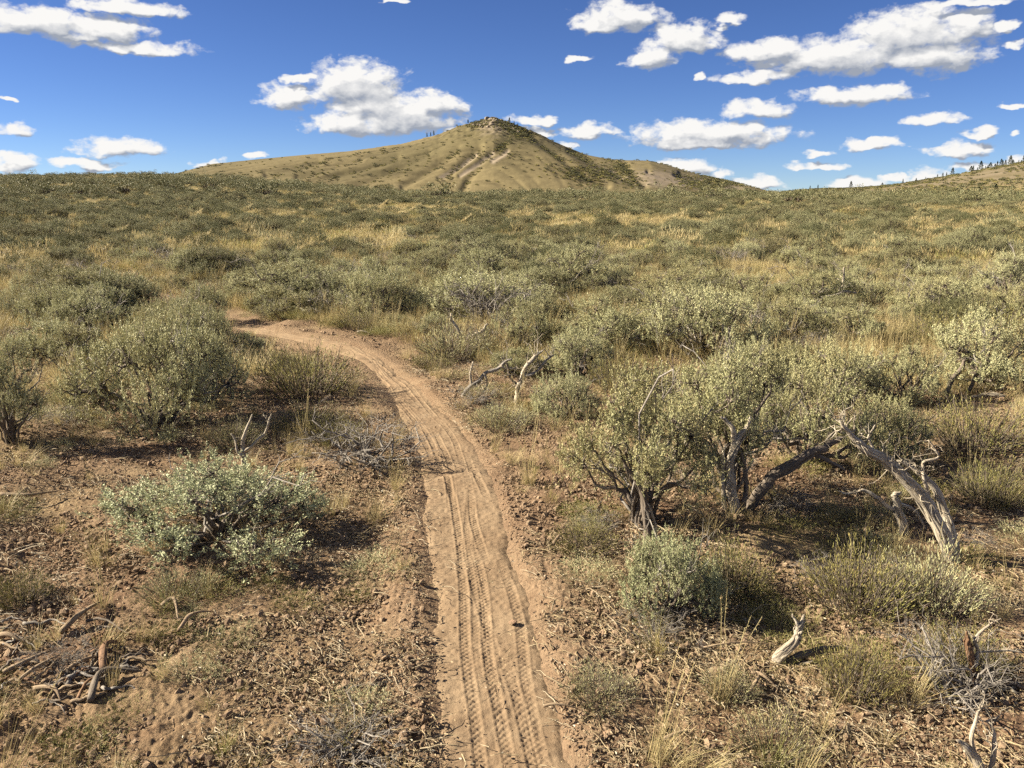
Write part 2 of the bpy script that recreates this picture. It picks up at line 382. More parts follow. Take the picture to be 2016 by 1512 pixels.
def ground_mat():
    m, N = new_mat('ground_soil'); t = m.node_tree
    ca = N.n('ShaderNodeAttribute', attribute_name='soil'); geo = N.n('ShaderNodeNewGeometry'); P = geo.outputs['Position']
    fine = N.noise(P, 70.0, 5.0, 0.7); mid = N.noise(P, 6.0, 5.0, 0.6); vor = N.n('ShaderNodeTexVoronoi'); vor.inputs['Scale'].default_value = 42.0
    t.links.new(N.v('ADD', P, N.v('MULTIPLY', fine.outputs['Color'], (0.02, 0.02, 0.02))), vor.inputs['Vector'])
    col = N.mix(N.rng(mid.outputs[0], 0.35, 0.68, 0.0, 0.55), ca.outputs['Color'], N.v('MULTIPLY', ca.outputs['Color'], (0.66, 0.60, 0.58)))
    col = N.mix(N.rng(fine.outputs[0], 0.45, 0.7, 0.0, 0.5), col, N.v('MULTIPLY', ca.outputs['Color'], (1.3, 1.25, 1.2)))
    vs = N.n('ShaderNodeSeparateColor'); t.links.new(vor.outputs['Color'], vs.inputs[0])
    col = N.mix(N.m('MULTIPLY', N.rng(vs.outputs[0], 0.6, 1.0), 0.4), col, N.v('MULTIPLY', ca.outputs['Color'], (0.6, 0.52, 0.5)))
    b = N.n('ShaderNodeBsdfPrincipled'); t.links.new(col, b.inputs['Base Color']); b.inputs['Roughness'].default_value = 0.95
    b.inputs['Specular IOR Level'].default_value = 0.08
    h = N.m('ADD', N.m('MULTIPLY', vor.outputs['Distance'], -0.7), N.m('MULTIPLY', fine.outputs[0], 1.0))
    bp = N.n('ShaderNodeBump'); bp.inputs['Strength'].default_value = 0.75; bp.inputs['Distance'].default_value = 0.014
    t.links.new(h, bp.inputs['Height']); t.links.new(bp.outputs[0], b.inputs['Normal'])
    o = N.n('ShaderNodeOutputMaterial'); t.links.new(b.outputs[0], o.inputs[0])
    return m
def trail_mat():
    m, N = new_mat('trail_dust'); t = m.node_tree
    geo = N.n('ShaderNodeNewGeometry'); P = geo.outputs['Position']
    fine = N.noise(P, 120.0, 5.0, 0.7); mid = N.noise(P, 5.0, 4.0, 0.6)
    col = N.mix(N.rng(mid.outputs[0], 0.35, 0.65), alb(0.208, 0.147, 0.092), alb(0.246, 0.180, 0.115))
    col = N.mix(N.rng(fine.outputs[0], 0.5, 0.75, 0.0, 0.6), col, alb(0.165, 0.108, 0.066))
    b = N.n('ShaderNodeBsdfPrincipled'); t.links.new(col, b.inputs['Base Color']); b.inputs['Roughness'].default_value = 0.95
    b.inputs['Specular IOR Level'].default_value = 0.08
    bp = N.n('ShaderNodeBump'); bp.inputs['Strength'].default_value = 0.5; bp.inputs['Distance'].default_value = 0.006
    t.links.new(fine.outputs[0], bp.inputs['Height']); t.links.new(bp.outputs[0], b.inputs['Normal'])
    o = N.n('ShaderNodeOutputMaterial'); t.links.new(b.outputs[0], o.inputs[0])
    return m
M_SAGE = leaf_mat('sage_leaf', (0.52, 0.515, 0.295), (0.215, 0.215, 0.092), (0.352, 0.280, 0.128), 0.12, hue_var=.5)
M_SAGE_PALE = leaf_mat('pale_sage_leaf', (0.45, 0.475, 0.29), (0.25, 0.275, 0.13), (0.384, 0.336, 0.192), 0.08)
M_GREEN = leaf_mat('green_shrub_leaf', (0.246, 0.234, 0.082), (0.164, 0.164, 0.053), (0.295, 0.238, 0.082), 0.12)
M_STRAW = leaf_mat('straw_blade', (0.49, 0.41, 0.215), (0.38, 0.325, 0.155), (0.423, 0.313, 0.156), 0.1, 0.3)
M_GRASS = leaf_mat('green_blade', (0.255, 0.255, 0.085), (0.340, 0.302, 0.128), (0.357, 0.281, 0.119), 0.25, 0.3)
M_BARK = wood_mat('sage_bark', (0.210, 0.175, 0.140), (0.112, 0.091, 0.070), (0.063, 0.049, 0.038))
M_DEAD = wood_mat('weathered_wood', (0.578, 0.518, 0.408), (0.408, 0.340, 0.255), (0.128, 0.098, 0.072), bump=.9)
M_GREYTWIG = wood_mat('grey_twig', (0.320, 0.296, 0.264), (0.200, 0.176, 0.152), (0.112, 0.096, 0.080))
M_LITTERWOOD = wood_mat('tan_bark_strip', (0.336, 0.256, 0.168), (0.224, 0.160, 0.104), (0.096, 0.068, 0.044))
M_RUST = wood_mat('red_brown_wood', (0.255, 0.150, 0.083), (0.165, 0.098, 0.060), (0.075, 0.045, 0.030))
M_LITTER = leaf_mat('litter', (0.346, 0.274, 0.158), (0.216, 0.158, 0.094), (0.403, 0.360, 0.274), 0.15, 0.1)
M_ROCK = rock_mat('red_tan_stone', (0.204, 0.128, 0.085), (0.374, 0.264, 0.170), 25)
M_CLOD = rock_mat('soil_clod', (0.133, 0.087, 0.058), (0.326, 0.237, 0.155), 40)
M_CRAG = rock_mat('crag_stone', (0.165, 0.135, 0.098), (0.270, 0.225, 0.165), 0.6)
M_PINE = leaf_mat('pine_needles', (0.034, 0.049, 0.021), (0.022, 0.034, 0.015), (0.045, 0.049, 0.022), 0.05, 0.1)
M_PINETRUNK = wood_mat('pine_bark', (0.16, 0.12, 0.09), (0.1, 0.08, 0.06), (0.06, 0.045, 0.035))

# ------------------------------------------------------------------ the ground sheet
def col_lerp(a, b, t): return np.asarray(a)[None] * (1 - t[:, None]) + np.asarray(b)[None] * t[:, None]
def px_of(x, y, z):
    c, s = math.cos(PITCH), math.sin(PITCH); zz = z - CAMZ
    dep = y * c - zz * s; up = y * s + zz * c
    dep = np.maximum(dep, 0.05)
    return W0 / 2 + x / dep * FPX, H0 / 2 - up / dep * FPX
def bare(x, y):
    """how much open soil there is (1) against grass and litter (0)"""
    r = np.hypot(x, y)
    n = fbm(x / 0.9, y / 0.9, 21, 3)
    near = 1 - sst(6.5, 14, r)
    return np.clip(near * (0.75 + 0.8 * n) + (1 - near) * sst(0.30, 0.6, fbm(x / 3.5, y / 3.5, 23, 3)) * (1 - sst(25, 50, r)), 0, 1)
def build_ground():
    th = np.concatenate([np.linspace(-180, -40, 50, endpoint=False), np.linspace(-40, -34, 40, endpoint=False), np.linspace(-34, 34, 1060, endpoint=False), np.linspace(34, 40, 40, endpoint=False), np.linspace(40, 180, 51)])
    th = np.radians(th)
    r = [0.02, 0.3, 0.6, 0.9, 1.2, 1.4, 1.55]
    x = 1.65
    while x < 6500:
        r.append(x)
        if x < 7: x *= 1.0036
        elif x < 14: x *= 1.0065
        elif x < 420: x *= 1.012
        elif x < 1000: x += 3.4
        else: x *= 1.06
    r = np.array(r); Rr, Th = np.meshgrid(r, th, indexing='ij')
    X, Y = Rr * np.sin(Th), Rr * np.cos(Th); sh = X.shape
    X, Y = X.ravel(), Y.ravel(); rr_ = Rr.ravel()
    Z = ground(X, Y)
    near = rr_ < 26; xn, yn, rn = X[near], Y[near], rr_[near]
    td = np.full(len(xn), 9.0); cl = (yn > -2) & (rn < 18); td[cl] = trail_dist(xn[cl], yn[cl])
    off = sst(0.15, 0.34, td + 0.05 * fbm(xn / 0.2, yn / 0.2, 61, 2))
    patch = 0.55 + 0.45 * vn(xn / 0.5, yn / 0.5, 33)
    f = 1 - sst(9, 20, rn)
    d = 0.026 * fbm(xn / 0.22, yn / 0.22, 31, 2) + patch * f * (0.006 * (1 - np.abs(fbm(xn / 0.075, yn / 0.075, 35, 2)) * 2) + 0.007 * np.abs(vn(xn / 0.034, yn / 0.034, 39)) * (rn < 10) + 0.006 * vn(xn / 0.016, yn / 0.016, 41) * (rn < 6))
    Zn = Z[near] + d * off - 0.030 * (1 - sst(0.12, 0.28, td + .09 * sst(5.8, 8, yn))) + 0.004 * np.exp(-((td - 0.36) / 0.08) ** 2)
    Z[near] = Zn
    # soil colour: what the ground itself is made of
    n1 = fbm(X / 0.6, Y / 0.6, 51, 3); b = bare(X, Y)
    dirt = col_lerp((0.175, 0.115, 0.073), (0.255, 0.18, 0.115), sst(-0.5, 0.5, n1))
    litter = col_lerp((0.18, 0.13, 0.075), (0.27, 0.21, 0.12), sst(-.5, .5, fbm(X / 0.3, Y / 0.3, 55, 2)))
    col = dirt * b[:, None] + litter * (1 - b[:, None])
    farw = sst(14, 40, rr_); straw = col_lerp((0.20, 0.168, 0.088), (0.31, 0.25, 0.13), sst(-0.35, 0.4, fbm(X / 9, Y / 16, 57, 4)))
    col = col * (1 - farw[:, None]) + straw * farw[:, None]
    tn = np.zeros(len(X)); tn[near] = (1 - sst(.2, .75, td + .12 * fbm(xn / .3, yn / .3, 66, 2))) * .7; col = col * (1 - tn[:, None]) + np.array((.235, .168, .108))[None] * tn[:, None]
    hill_w = sst(430, 520, Y)
    if True:
        hx, hy = px_of(X, Y, Z)
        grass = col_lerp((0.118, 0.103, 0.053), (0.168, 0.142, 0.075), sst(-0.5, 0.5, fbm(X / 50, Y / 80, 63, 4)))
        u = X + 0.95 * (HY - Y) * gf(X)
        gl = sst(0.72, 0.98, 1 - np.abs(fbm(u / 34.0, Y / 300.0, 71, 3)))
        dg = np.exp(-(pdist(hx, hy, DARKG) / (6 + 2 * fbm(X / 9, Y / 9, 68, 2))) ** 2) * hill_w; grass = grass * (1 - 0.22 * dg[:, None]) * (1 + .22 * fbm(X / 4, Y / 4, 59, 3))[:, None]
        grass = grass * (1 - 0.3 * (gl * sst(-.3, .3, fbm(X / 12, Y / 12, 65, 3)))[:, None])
        # pale scree: two chutes left of the spur and the flank on the right
        def blob(cx, cy, sx, sy, sl=0.0): 
            dx = hx - cx; dy = hy - cy; return np.exp(-((dx + sl * dy) / sx) ** 2 - (dy / sy) ** 2)
        sc = np.maximum.reduce([np.exp(-(pdist(hx + 3 * fbm(X / 12, Y / 12, 73, 2), hy, PALEG) / 5.0) ** 2) * .85, blob(1300, 352, 75, 20, -1.0) * 0.75, blob(1180, 340, 40, 18) * 0.35, blob(1430, 368, 40, 9) * 0.8, blob(975, 250, 38, 18) * 0.6, blob(1290, 352, 60, 14, -1.0) * .5])
        sc = np.clip(sc * 1.7 + 0.5 * fbm(X / 7, Y / 7, 67, 4) - 0.25, 0, 1) * hill_w
        rid = sst(0.30, 0.45, X / np.maximum(Y, 4)) * sst(230, 330, Y)
        sc = np.maximum(sc, rid * np.clip(0.15 + 1.0 * fbm(X / 16, Y / 9, 69, 4), 0, 0.8))
        grey = np.array((0.225, 0.19, 0.14))
        grass = grass * (1 - rid[:, None]) + np.array((0.15, 0.128, 0.072))[None] * rid[:, None]
        hw = np.maximum(hill_w, rid)[:, None]
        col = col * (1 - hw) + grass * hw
        col = col * (1 - sc[:, None]) + grey[None] * sc[:, None]
        fp = sst(-0.38, -0.25, X / np.maximum(Y, 4)) * 0
    col = col * .86
    mb = MB(); nr, nt = sh
    i = np.arange(nr - 1)[:, None] * nt; j = np.arange(nt - 1)[None]
    Q = np.stack([i + j, i + nt + j, i + nt + j + 1, i + j + 1], -1).reshape(-1, 4)
    mb.add(np.stack([X, Y, Z], 1), Q)
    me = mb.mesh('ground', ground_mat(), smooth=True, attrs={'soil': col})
    o = link('ground', me); tag(o, kind='structure'); return o
build_ground()

# ------------------------------------------------------------------ the trail: a worn groove with the prints of bicycle tyres
def build_trail():
    seg = []; s = 0.6; S = TS[-1]
    while s < S: seg.append(s); s += 0.0045 if s < 6.2 else (0.009 if s < 9 else 0.03)
    s = np.array(seg); cx, cy = np.interp(s, TS, TC[:, 0]), np.interp(s, TS, TC[:, 1])
    k = 9; tx, ty = np.interp(s + .06, TS, TC[:, 0]) - np.interp(s - .06, TS, TC[:, 0]), np.interp(s + .06, TS, TC[:, 1]) - np.interp(s - .06, TS, TC[:, 1])
    l = np.hypot(tx, ty) + 1e-9; nx, ny = ty / l, -tx / l
    hw = 0.36; t = np.linspace(-hw, hw, 161)
    Sg, Tg = np.meshgrid(s, t, indexing='ij')
    X = cx[:, None] + nx[:, None] * Tg; Y = cy[:, None] + ny[:, None] * Tg
    Z = ground(X.ravel(), Y.ravel()).reshape(X.shape)
    e = np.abs(Tg) + 0.05 * fbm(X / 0.16, Y / 0.16, 61, 3) + 0.03 * vn(Sg / 0.7, Tg * 0, 64)
    Z = Z + 0.004 - 0.014 - 0.045 * sst(0.16, 0.34, e + .09 * sst(5.8, 8, Y))
    Z = Z + 0.004 * fbm(X / 0.10, Y / 0.10, 81, 3) + 0.0022 * vn(X / 0.018, Y / 0.018, 83)
    # tyre prints: each pass of a wheel is a band about 5 cm wide, with rows of knob dents
    passes = [(-0.125, .018, 2.1, 0.3, .8), (-0.078, .016, 1.7, 1.9, .9), (-0.03, .02, 1.3, 4.0, .9), (0.02, .02, 2.3, 2.2, 1.0), (0.068, .018, 1.5, 5.0, 0.9), (0.115, .02, 1.9, 3.1, .9), (-0.01, .07, 3.6, 0.8, 0.6), (.03, .09, 2.9, 2.8, .5)]
    D = np.zeros_like(Z)
    for i, (c, a, wl, ph, am) in enumerate(passes):
        c_ = c + a * np.sin(Sg / wl * 2 + ph) + 0.008 * np.sin(Sg * 5.3 + ph * 2)
        q = (Tg - c_) / 0.021
        band = np.exp(-q ** 4)
        fade = .12 + .88 * sst(-0.40, 0.35, vn(Sg / 0.8 + i * 7, Tg * 0 + i, 85))
        row = np.cos(2 * np.pi * (Sg / 0.026 + 0.25 * np.abs(q)) + i) 
        kn = np.clip(row * np.cos(q * 4.7 * 1.0 + (i % 2) * 1.2) + 0.25, 0, 1)
        D -= am * fade * band * (0.0010 + 0.0046 * kn)
        D += am * fade * 0.0026 * np.exp(-((np.abs(q) - 1.12) / 0.2) ** 2)
    Z = Z + D * (1 - sst(0.18, 0.25, e))
    mb = MB(); nr, nt = X.shape; i = np.arange(nr - 1)[:, None] * nt; j = np.arange(nt - 1)[None]
    mb.add(np.stack([X.ravel(), Y.ravel(), Z.ravel()], 1), np.stack([i + j, i + j + 1, i + nt + j + 1, i + nt + j], -1).reshape(-1, 4))
    o = link('trail', mb.mesh('trail', trail_mat(), smooth=True)); tag(o, kind='structure')
build_trail()

# ------------------------------------------------------------------ shrub builders (each returns its foliage mesh and its wood mesh)
def gen_sage(seed, Rx=0.5, H=0.65, trunk=0.12, lobes=9, tips=75, per=15, leaf=(0.0125, 0.0056), lean=(0, 0), mat=None, flat=0.8, tr=0.016, bmat=None, sides=5, skirt=5):
    rr = np.random.RandomState(seed); fo, wd = MB(), MB(); base = np.array([0, 0, -0.04])
    lp, ld, ll, ln_, tn_ = [], [], [], [], []
    for i in range(lobes + skirt):
        low = i >= lobes
        a = i * 2.39996 + rr.rand() * 0.8; rad = math.sqrt((i + 0.4) / lobes) * Rx * rr.uniform(0.6, 0.92)
        if low: rad = Rx * rr.uniform(.55, .85)
        lr = Rx * rr.uniform(0.18, 0.36)
        top = H * (1 - 0.62 * min(1, rad / Rx) ** 2) * rr.uniform(0.66, 1.0)
        if low: top = trunk * .8 + (H - trunk) * rr.uniform(.3, .5)
        c = np.array([math.cos(a) * rad + lean[0], math.sin(a) * rad + lean[1], max(trunk + lr * 0.45, top - lr * flat)])
        fork = np.array([c[0] * 0.3 + lean[0] * 0.2, c[1] * 0.3 + lean[1] * .2, trunk * .8 + (c[2] - trunk) * 0.3]) + rr.randn(3) * 0.02
        st = base + np.array([rr.randn() * 0.035, rr.randn() * 0.035, 0]) * (Rx / .5)
        P = np.vstack([wobble(st, fork, 5, 0.07, rr)[:-1], wobble(fork, c, 6, 0.08, rr, -0.05)])
        tube(wd, P, np.linspace(tr * rr.uniform(.7, 1.2), tr * 0.35, len(P)), sides if sides < 6 else 7, ridges=0.12, rr=rr)
        sub = []
        for k in range(8):
            d = rr.randn(3); d[2] = d[2] * 0.8 + 0.25; d[:2] += c[:2] / (Rx + 1e-6) * 0.7; d = unit(d)
            e = c + d * lr * np.array([1, 1, flat]) * rr.uniform(0.5, 0.8); e[2] = max(e[2], .02); sub.append(e)
            tube(wd, wobble(c - d * lr * 0.15, e, 4, 0.09, rr), np.linspace(tr * .34, tr * 0.16, 4), 4, cap=False)
        sub = np.array(sub)
        n = int(tips * rr.choice([.6, .9, 1.1]) * (lr / (Rx * .3)) ** 1.5); d = rr.randn(n, 3); d[:, 2] = d[:, 2] * 0.9 + 0.3; d[:, :2] += c[:2] / Rx * 0.55; d = unit(d)
        rad_ = lr * (0.5 + 0.62 * rr.rand(n) ** 0.8) * (1 + 0.36 * np.sin(d[:, 0] * 7 + seed) * np.sin(d[:, 1] * 6 + i))
        T = c + d * rad_[:, None] * np.array([1, 1, flat])
        ok = T[:, 2] > 0.03; T, d = T[ok], d[ok]
        for k in range(len(T)):
            s = sub[np.argmin(((sub - T[k]) ** 2).sum(1))]
            if k % 2 == 0: tube(wd, wobble(s, T[k], 3, 0.06, rr), [tr * .13, tr * .1, tr * .06], 3, cap=False)
            tw = unit(d[k] * 0.7 + np.array([0, 0, 0.75]) + rr.randn(3) * 0.22); L = rr.choice([.035, .055, .08, .125], p=[.35, .3, .25, .1]) * (Rx / 0.5) ** 0.4
            m = int(per * rr.uniform(.6, 1.4)); t = rr.rand(m, 1)
            lp.append(T[k] - tw * L * 0.5 + tw * L * t * 1.2 + rr.randn(m, 3) * 0.005); ld.append(tw[None] * 0.9 + rr.randn(m, 3) * 0.62); ll.append(rr.uniform(.65, 1.2, m)); ln_.append(np.repeat(d[k][None], m, 0)); tn_.append(np.full(m, rr.rand()))
    lp, ld, ll = np.vstack(lp), np.vstack(ld), np.concatenate(ll)
    leaves(fo, lp, ld, ll * leaf[0], ll * leaf[1], rr, np.vstack(ln_), np.concatenate(tn_))
    dt = MB()
    for i in range(6):                                   # bare dead sprays that stick out of the crown
        a = rr.rand() * 6.283; e = np.array([math.cos(a), math.sin(a), 0]) * Rx * rr.uniform(.7, 1.08) + np.array([0, 0, H * rr.uniform(.25, .8)]); P = wobble(np.array([0, 0, .02]), e, 8, .07, rr, .1)
        tube(dt, P, np.linspace(tr * .55, tr * .15, 8), 5, ridges=.15, rr=rr)
        for j in range(10):
            q = P[rr.randint(4, 8)]; dd = unit(unit(e) + rr.randn(3) * .6); Q = wobble(q, q + dd * Rx * rr.uniform(.1, .3), 4, .14, rr); tube(dt, Q, np.linspace(tr * .17, tr * .06, 4), 3, cap=False)
    return fo.mesh('foliage', mat or M_SAGE), wd.mesh('branches', bmat or M_BARK, smooth=True), dt.mesh('dead_twigs', M_GREYTWIG, smooth=True)
def gen_low(seed, Rx=0.35, H=0.28, n=420, per=10, leaf=(0.022, 0.0035), mat=None, up=1.0):
    """low broom-like shrub: many thin upright twigs with narrow leaves"""
    rr = np.random.RandomState(seed); fo, wd = MB(), MB(); lp, ld = [], []
    for k in range(n):
        a = rr.rand() * 6.283; q = math.sqrt(rr.rand()); b = np.array([math.cos(a), math.sin(a), 0]) * q * Rx * 0.45; b[2] = -0.02
        h = H * (1 - 0.55 * q ** 2) * rr.uniform(0.6, 1.1) * (1 + .25 * math.sin(a * 3 + seed))
        e = np.array([math.cos(a) * q * Rx, math.sin(a) * q * Rx, h]) + rr.randn(3) * 0.02
        P = wobble(b, e, 4, 0.05, rr, 0.06)
        if k % 2 == 0: tube(wd, P, [0.003, 0.0022, 0.0016, 0.0008], 3, cap=False)
        m = int(per * rr.uniform(.6, 1.4)); t = rr.uniform(0.35, 1.0, (m, 1)) ** 0.8
        p = b + (e - b) * t + rr.randn(m, 3) * 0.006; lp.append(p); ld.append((unit(e - b) * up)[None] + rr.randn(m, 3) * 0.42 + np.array([0, 0, .25]))
    lp, ld = np.vstack(lp), np.vstack(ld); s = rr.uniform(.6, 1.25, len(lp))
    leaves(fo, lp, ld, s * leaf[0], s * leaf[1], rr)
    return fo.mesh('foliage', mat or M_GREEN), wd.mesh('twigs', M_BARK, smooth=True)
def gen_dead(seed, Rx=0.4, H=0.35, stems=24, mat=None, tr=0.009):
    """bare tangle of grey twigs"""
    rr = np.random.RandomState(seed); wd, tw = MB(), MB()
    for k in range(stems):
        a = rr.rand() * 6.283; q = rr.uniform(.3, 1); e = np.array([math.cos(a) * q * Rx, math.sin(a) * q * Rx, H * rr.uniform(.25, 1)])
        P = wobble(np.array([rr.randn() * .03, rr.randn() * .03, -.03]), e, 7, 0.09, rr, .08)
        tube(wd, P, np.linspace(tr, tr * .3, 7), 5, ridges=.12, rr=rr)
        for j in range(9):
            s = P[rr.randint(2, 7)]; d = unit(unit(e) + rr.randn(3) * 0.8); L = Rx * rr.uniform(.15, .42)
            Q = wobble(s, s + d * L, 4, 0.12, rr); tube(tw, Q, np.linspace(tr * .32, tr * .1, 4), 3, cap=False)
            for i in range(3):
                s2 = Q[rr.randint(1, 4)]; tube(tw, wobble(s2, s2 + unit(d + rr.randn(3) * .7) * L * .45, 3, .1, rr), [tr * .16, tr * .1, tr * .06], 3, cap=False)
    return wd.mesh('stems', mat or M_GREYTWIG, smooth=True), tw.mesh('twigs', mat or M_GREYTWIG, smooth=True)
def gen_grass(seed, n=60, Rb=0.03, L=0.22, spread=0.5, w=0.0022, mat=None, droop=0.35, heads=0):
    rr = np.random.RandomState(seed); mb = MB()
    a = rr.rand(n) * 6.283; q = np.sqrt(rr.rand(n)); b = np.stack([np.cos(a) * q * Rb, np.sin(a) * q * Rb, np.full(n, -0.01)], 1)
    a2 = a + rr.randn(n) * 0.7; out = np.stack([np.cos(a2), np.sin(a2), np.zeros(n)], 1); ln = L * rr.uniform(.45, 1.15, n)
    sp = spread * rr.uniform(.2, 1.2, n); side = unit(np.cross(out, [0, 0, 1.0]) + rr.randn(n, 3) * .3)
    ts = np.array([0, .4, .75, 1.0]); V = []
    for t, wf in zip(ts, (1, .9, .6, .08)):
        c = b + np.array([0, 0, 1.0])[None] * (ln * (t - droop * sp * t * t))[:, None] + out * (ln * sp * (0.6 * t + .6 * t * t))[:, None]
        V.append(c - side * w * wf * 0.5); V.append(c + side * w * wf * 0.5)
    V = np.stack(V, 1).reshape(-1, 3); k = np.arange(n)[:, None] * 8
    Q = np.concatenate([k + np.array([[0, 1, 3, 2]]), k + np.array([[2, 3, 5, 4]]), k + np.array([[4, 5, 7, 6]])], 0)
    r = np.repeat(rr.rand(n), 8); mb.add(V, Q, uv=np.stack([r, np.tile(np.repeat(ts, 2), n)], 1))
    if heads:
        for i in range(heads):
            a = rr.rand() * 6.283; h = L * rr.uniform(1.1, 1.7); e = np.array([math.cos(a) * h * .22, math.sin(a) * h * .22, h])
            P = wobble(np.array([0, 0, 0.]), e, 4, .03, rr); tube(mb, P, [.0011] * 4, 3, cap=False)
            m = 12; pp = P[-1] + (P[-2] - P[-1]) * rr.rand(m, 1) * .8; leaves(mb, pp, (unit(e))[None] + rr.randn(m, 3) * .4, .012, .004, rr)
    return mb.mesh('grass_tuft', mat or M_STRAW)
def gen_mass(seed, Rx=0.6, H=0.5, n=520, leaf=0.075, mat=None):
    """a distant shrub: leaf clumps through the volume of the crown, with gaps"""
    rr = np.random.RandomState(seed); fo = MB(); lob = rr.randn(7, 3) * np.array([.45, .45, .16]) * Rx; lob[:, 2] = np.abs(lob[:, 2]) + H * .45
    c = lob[rr.randint(0, 7, n)]; d = rr.randn(n, 3); d[:, 2] = d[:, 2] * .8 + .3; d = unit(d)
    P = c + d * (Rx * .38 * (.5 + .6 * rr.rand(n, 1))) * np.array([1, 1, .8]); P[:, 2] = np.maximum(P[:, 2], .03)
    s = rr.uniform(.5, 1.2, n); leaves(fo, P, d * .4 + np.array([0, 0, .9]) + rr.randn(n, 3) * .5, s * leaf, s * leaf * .5, rr, d)
    for k in range(7): tube(fo, wobble(np.array([0, 0, -.05]), lob[k], 4, .06, rr), [.02, .015, .012, .006], 4, cap=False)
    return fo.mesh('shrub', mat or M_SAGE)
def gen_rock(seed, n=2, squash=0.6, mat=None, rough=0.28):
    rr = np.random.RandomState(seed); import bmesh
    bm = bmesh.new(); bmesh.ops.create_icosphere(bm, subdivisions=n, radius=1.0)
    V = np.array([v.co[:] for v in bm.verts]); F = np.array([[v.index for v in f.verts] for f in bm.faces]); bm.free()
    for i in range(9):                                   # knock flats into it
        d = unit(rr.randn(3)); h = rr.uniform(.55, .85); k = V @ d; V = V - np.maximum(k - h, 0)[:, None] * d[None] * .9
    V *= 1 + rough * .25 * rr.randn(len(V), 1) * (1 if n < 3 else .35)
    V *= np.array([1, rr.uniform(.65, 1), squash * rr.uniform(.7, 1.1)]); mb = MB(); mb.add(V, tris=F)
    return mb.mesh('stone', mat or M_ROCK)

SAGE = [gen_sage(101 + i, Rx=[.5, .55, .45, .6, .5, .42, .52, .5][i], H=[.62, .7, .6, .6, .8, .52, .66, .85][i], trunk=[.03, .05, .02, .02, .19, .02, .04, .11][i],
                 lobes=[10, 10, 9, 11, 13, 8, 10, 12][i], skirt=[6, 6, 6, 7, 4, 6, 6, 6][i], tips=88, per=38, mat=M_SAGE, lean=[(0, 0), (.08, 0), (0, .05), (0, 0), (.1, .05), (0, 0), (-.08, 0), (-.05, 0)][i]) for i in range(8)]
PALE = [gen_sage(141 + i, Rx=.5, H=[.5, .6][i], trunk=.05, lobes=12, skirt=7, tips=88, per=32, mat=M_SAGE_PALE, leaf=(.0128, .0058)) for i in range(2)]
LOW = [gen_low(201 + i, mat=[M_GREEN, M_SAGE, M_GREEN][i % 3]) for i in range(4)]
DEAD = [gen_dead(221 + i) for i in range(3)]
GR_DRY = [gen_grass(301, 70), gen_grass(302, 90, .05, .26, .7), gen_grass(303, 50, .04, .33, .3, heads=6), gen_grass(304, 40, .03, .14, 1.1)]
GR_GRN = [gen_grass(311, 70, .035, .16, .8, mat=M_GRASS), gen_grass(312, 110, .06, .2, .6, mat=M_GRASS, heads=3), gen_grass(313, 60, .05, .10, 1.2, mat=M_GRASS)]
GR_WIDE = [gen_grass(321, 260, .38, .26, .6, w=.005, heads=6), gen_grass(322, 240, .4, .22, .8, w=.005, mat=M_GRASS), gen_grass(323, 200, .42, .32, .4, w=.005, heads=20), gen_grass(324, 260, .45, .2, .8, w=.005)]
GR_FAR = [gen_grass(331, 420, 1.1, .17, .7, w=.014), gen_grass(332, 420, 1.0, .14, .8, w=.014), gen_grass(333, 400, 1.0, .15, .7, w=.014, mat=M_GRASS)]
def merged(name, a, b, mats):
    """foliage and wood of a distant shrub as one mesh with two materials"""
    V, Q, T, A, n, mi = [], [], [], [], 0, []
    me = bpy.data.meshes.new(name); lv, tot = [], []
    for k, m in enumerate((a, b)):
        v = np.zeros(len(m.vertices) * 3, np.float32); m.vertices.foreach_get('co', v); V.append(v.reshape(-1, 3))
        l = np.zeros(len(m.loops), np.int32); m.loops.foreach_get('vertex_index', l); lv.append(l + n)
        t = np.zeros(len(m.polygons), np.int32); m.polygons.foreach_get('loop_total', t); tot.append(t); mi.append(np.full(len(t), k, np.int32))
        u = np.zeros(len(m.vertices) * 3, np.float32); m.attributes['tuv'].data.foreach_get('vector', u); A.append(u); n += len(m.vertices)
    V = np.vstack(V); lv = np.concatenate(lv); tot = np.concatenate(tot)
    me.vertices.add(len(V)); me.vertices.foreach_set('co', V.ravel()); me.loops.add(len(lv)); me.loops.foreach_set('vertex_index', lv)
    me.polygons.add(len(tot)); me.polygons.foreach_set('loop_start', (np.cumsum(tot) - tot).astype(np.int32)); me.update(calc_edges=True)
    for m in mats: me.materials.append(m)
    me.polygons.foreach_set('material_index', np.concatenate(mi)); me.attributes.new('tuv', 'FLOAT_VECTOR', 'POINT').data.foreach_set('vector', np.concatenate(A)); me.validate()
    return me
M_WOODY_SHADE = wood_mat('shaded_woody_base', (.12, .095, .075), (.07, .055, .04), (.04, .03, .025))  # shrub wood, coloured darker to stand in for shade inside distant crowns
M_MID = leaf_mat('middle_distance_sage_leaf', (0.37, 0.365, 0.20), (0.115, 0.117, 0.05), (0.295, 0.238, 0.115), .1, hue_var=.55)
MIDS = [merged('shrub', SAGE[i][0], SAGE[i][1], (M_MID, M_WOODY_SHADE)) for i in (0, 1, 3, 5)]
M_DARK = leaf_mat('dark_sage_leaf', (0.152, 0.156, 0.076), (0.104, 0.112, 0.048), (0.240, 0.200, 0.096), .08, hue_var=.8)
DARK = gen_sage(171, Rx=.5, H=.62, trunk=.03, lobes=11, tips=70, per=28, mat=M_DARK)[0]
M_FAR_SHADE = leaf_mat('far_sage_leaf_shaded', (0.252, 0.252, 0.135), (0.135, 0.135, 0.063), (0.270, 0.225, 0.108), .08, hue_var=.6)  # leaf colour darkened for the shade between leaves that coarse crowns lack
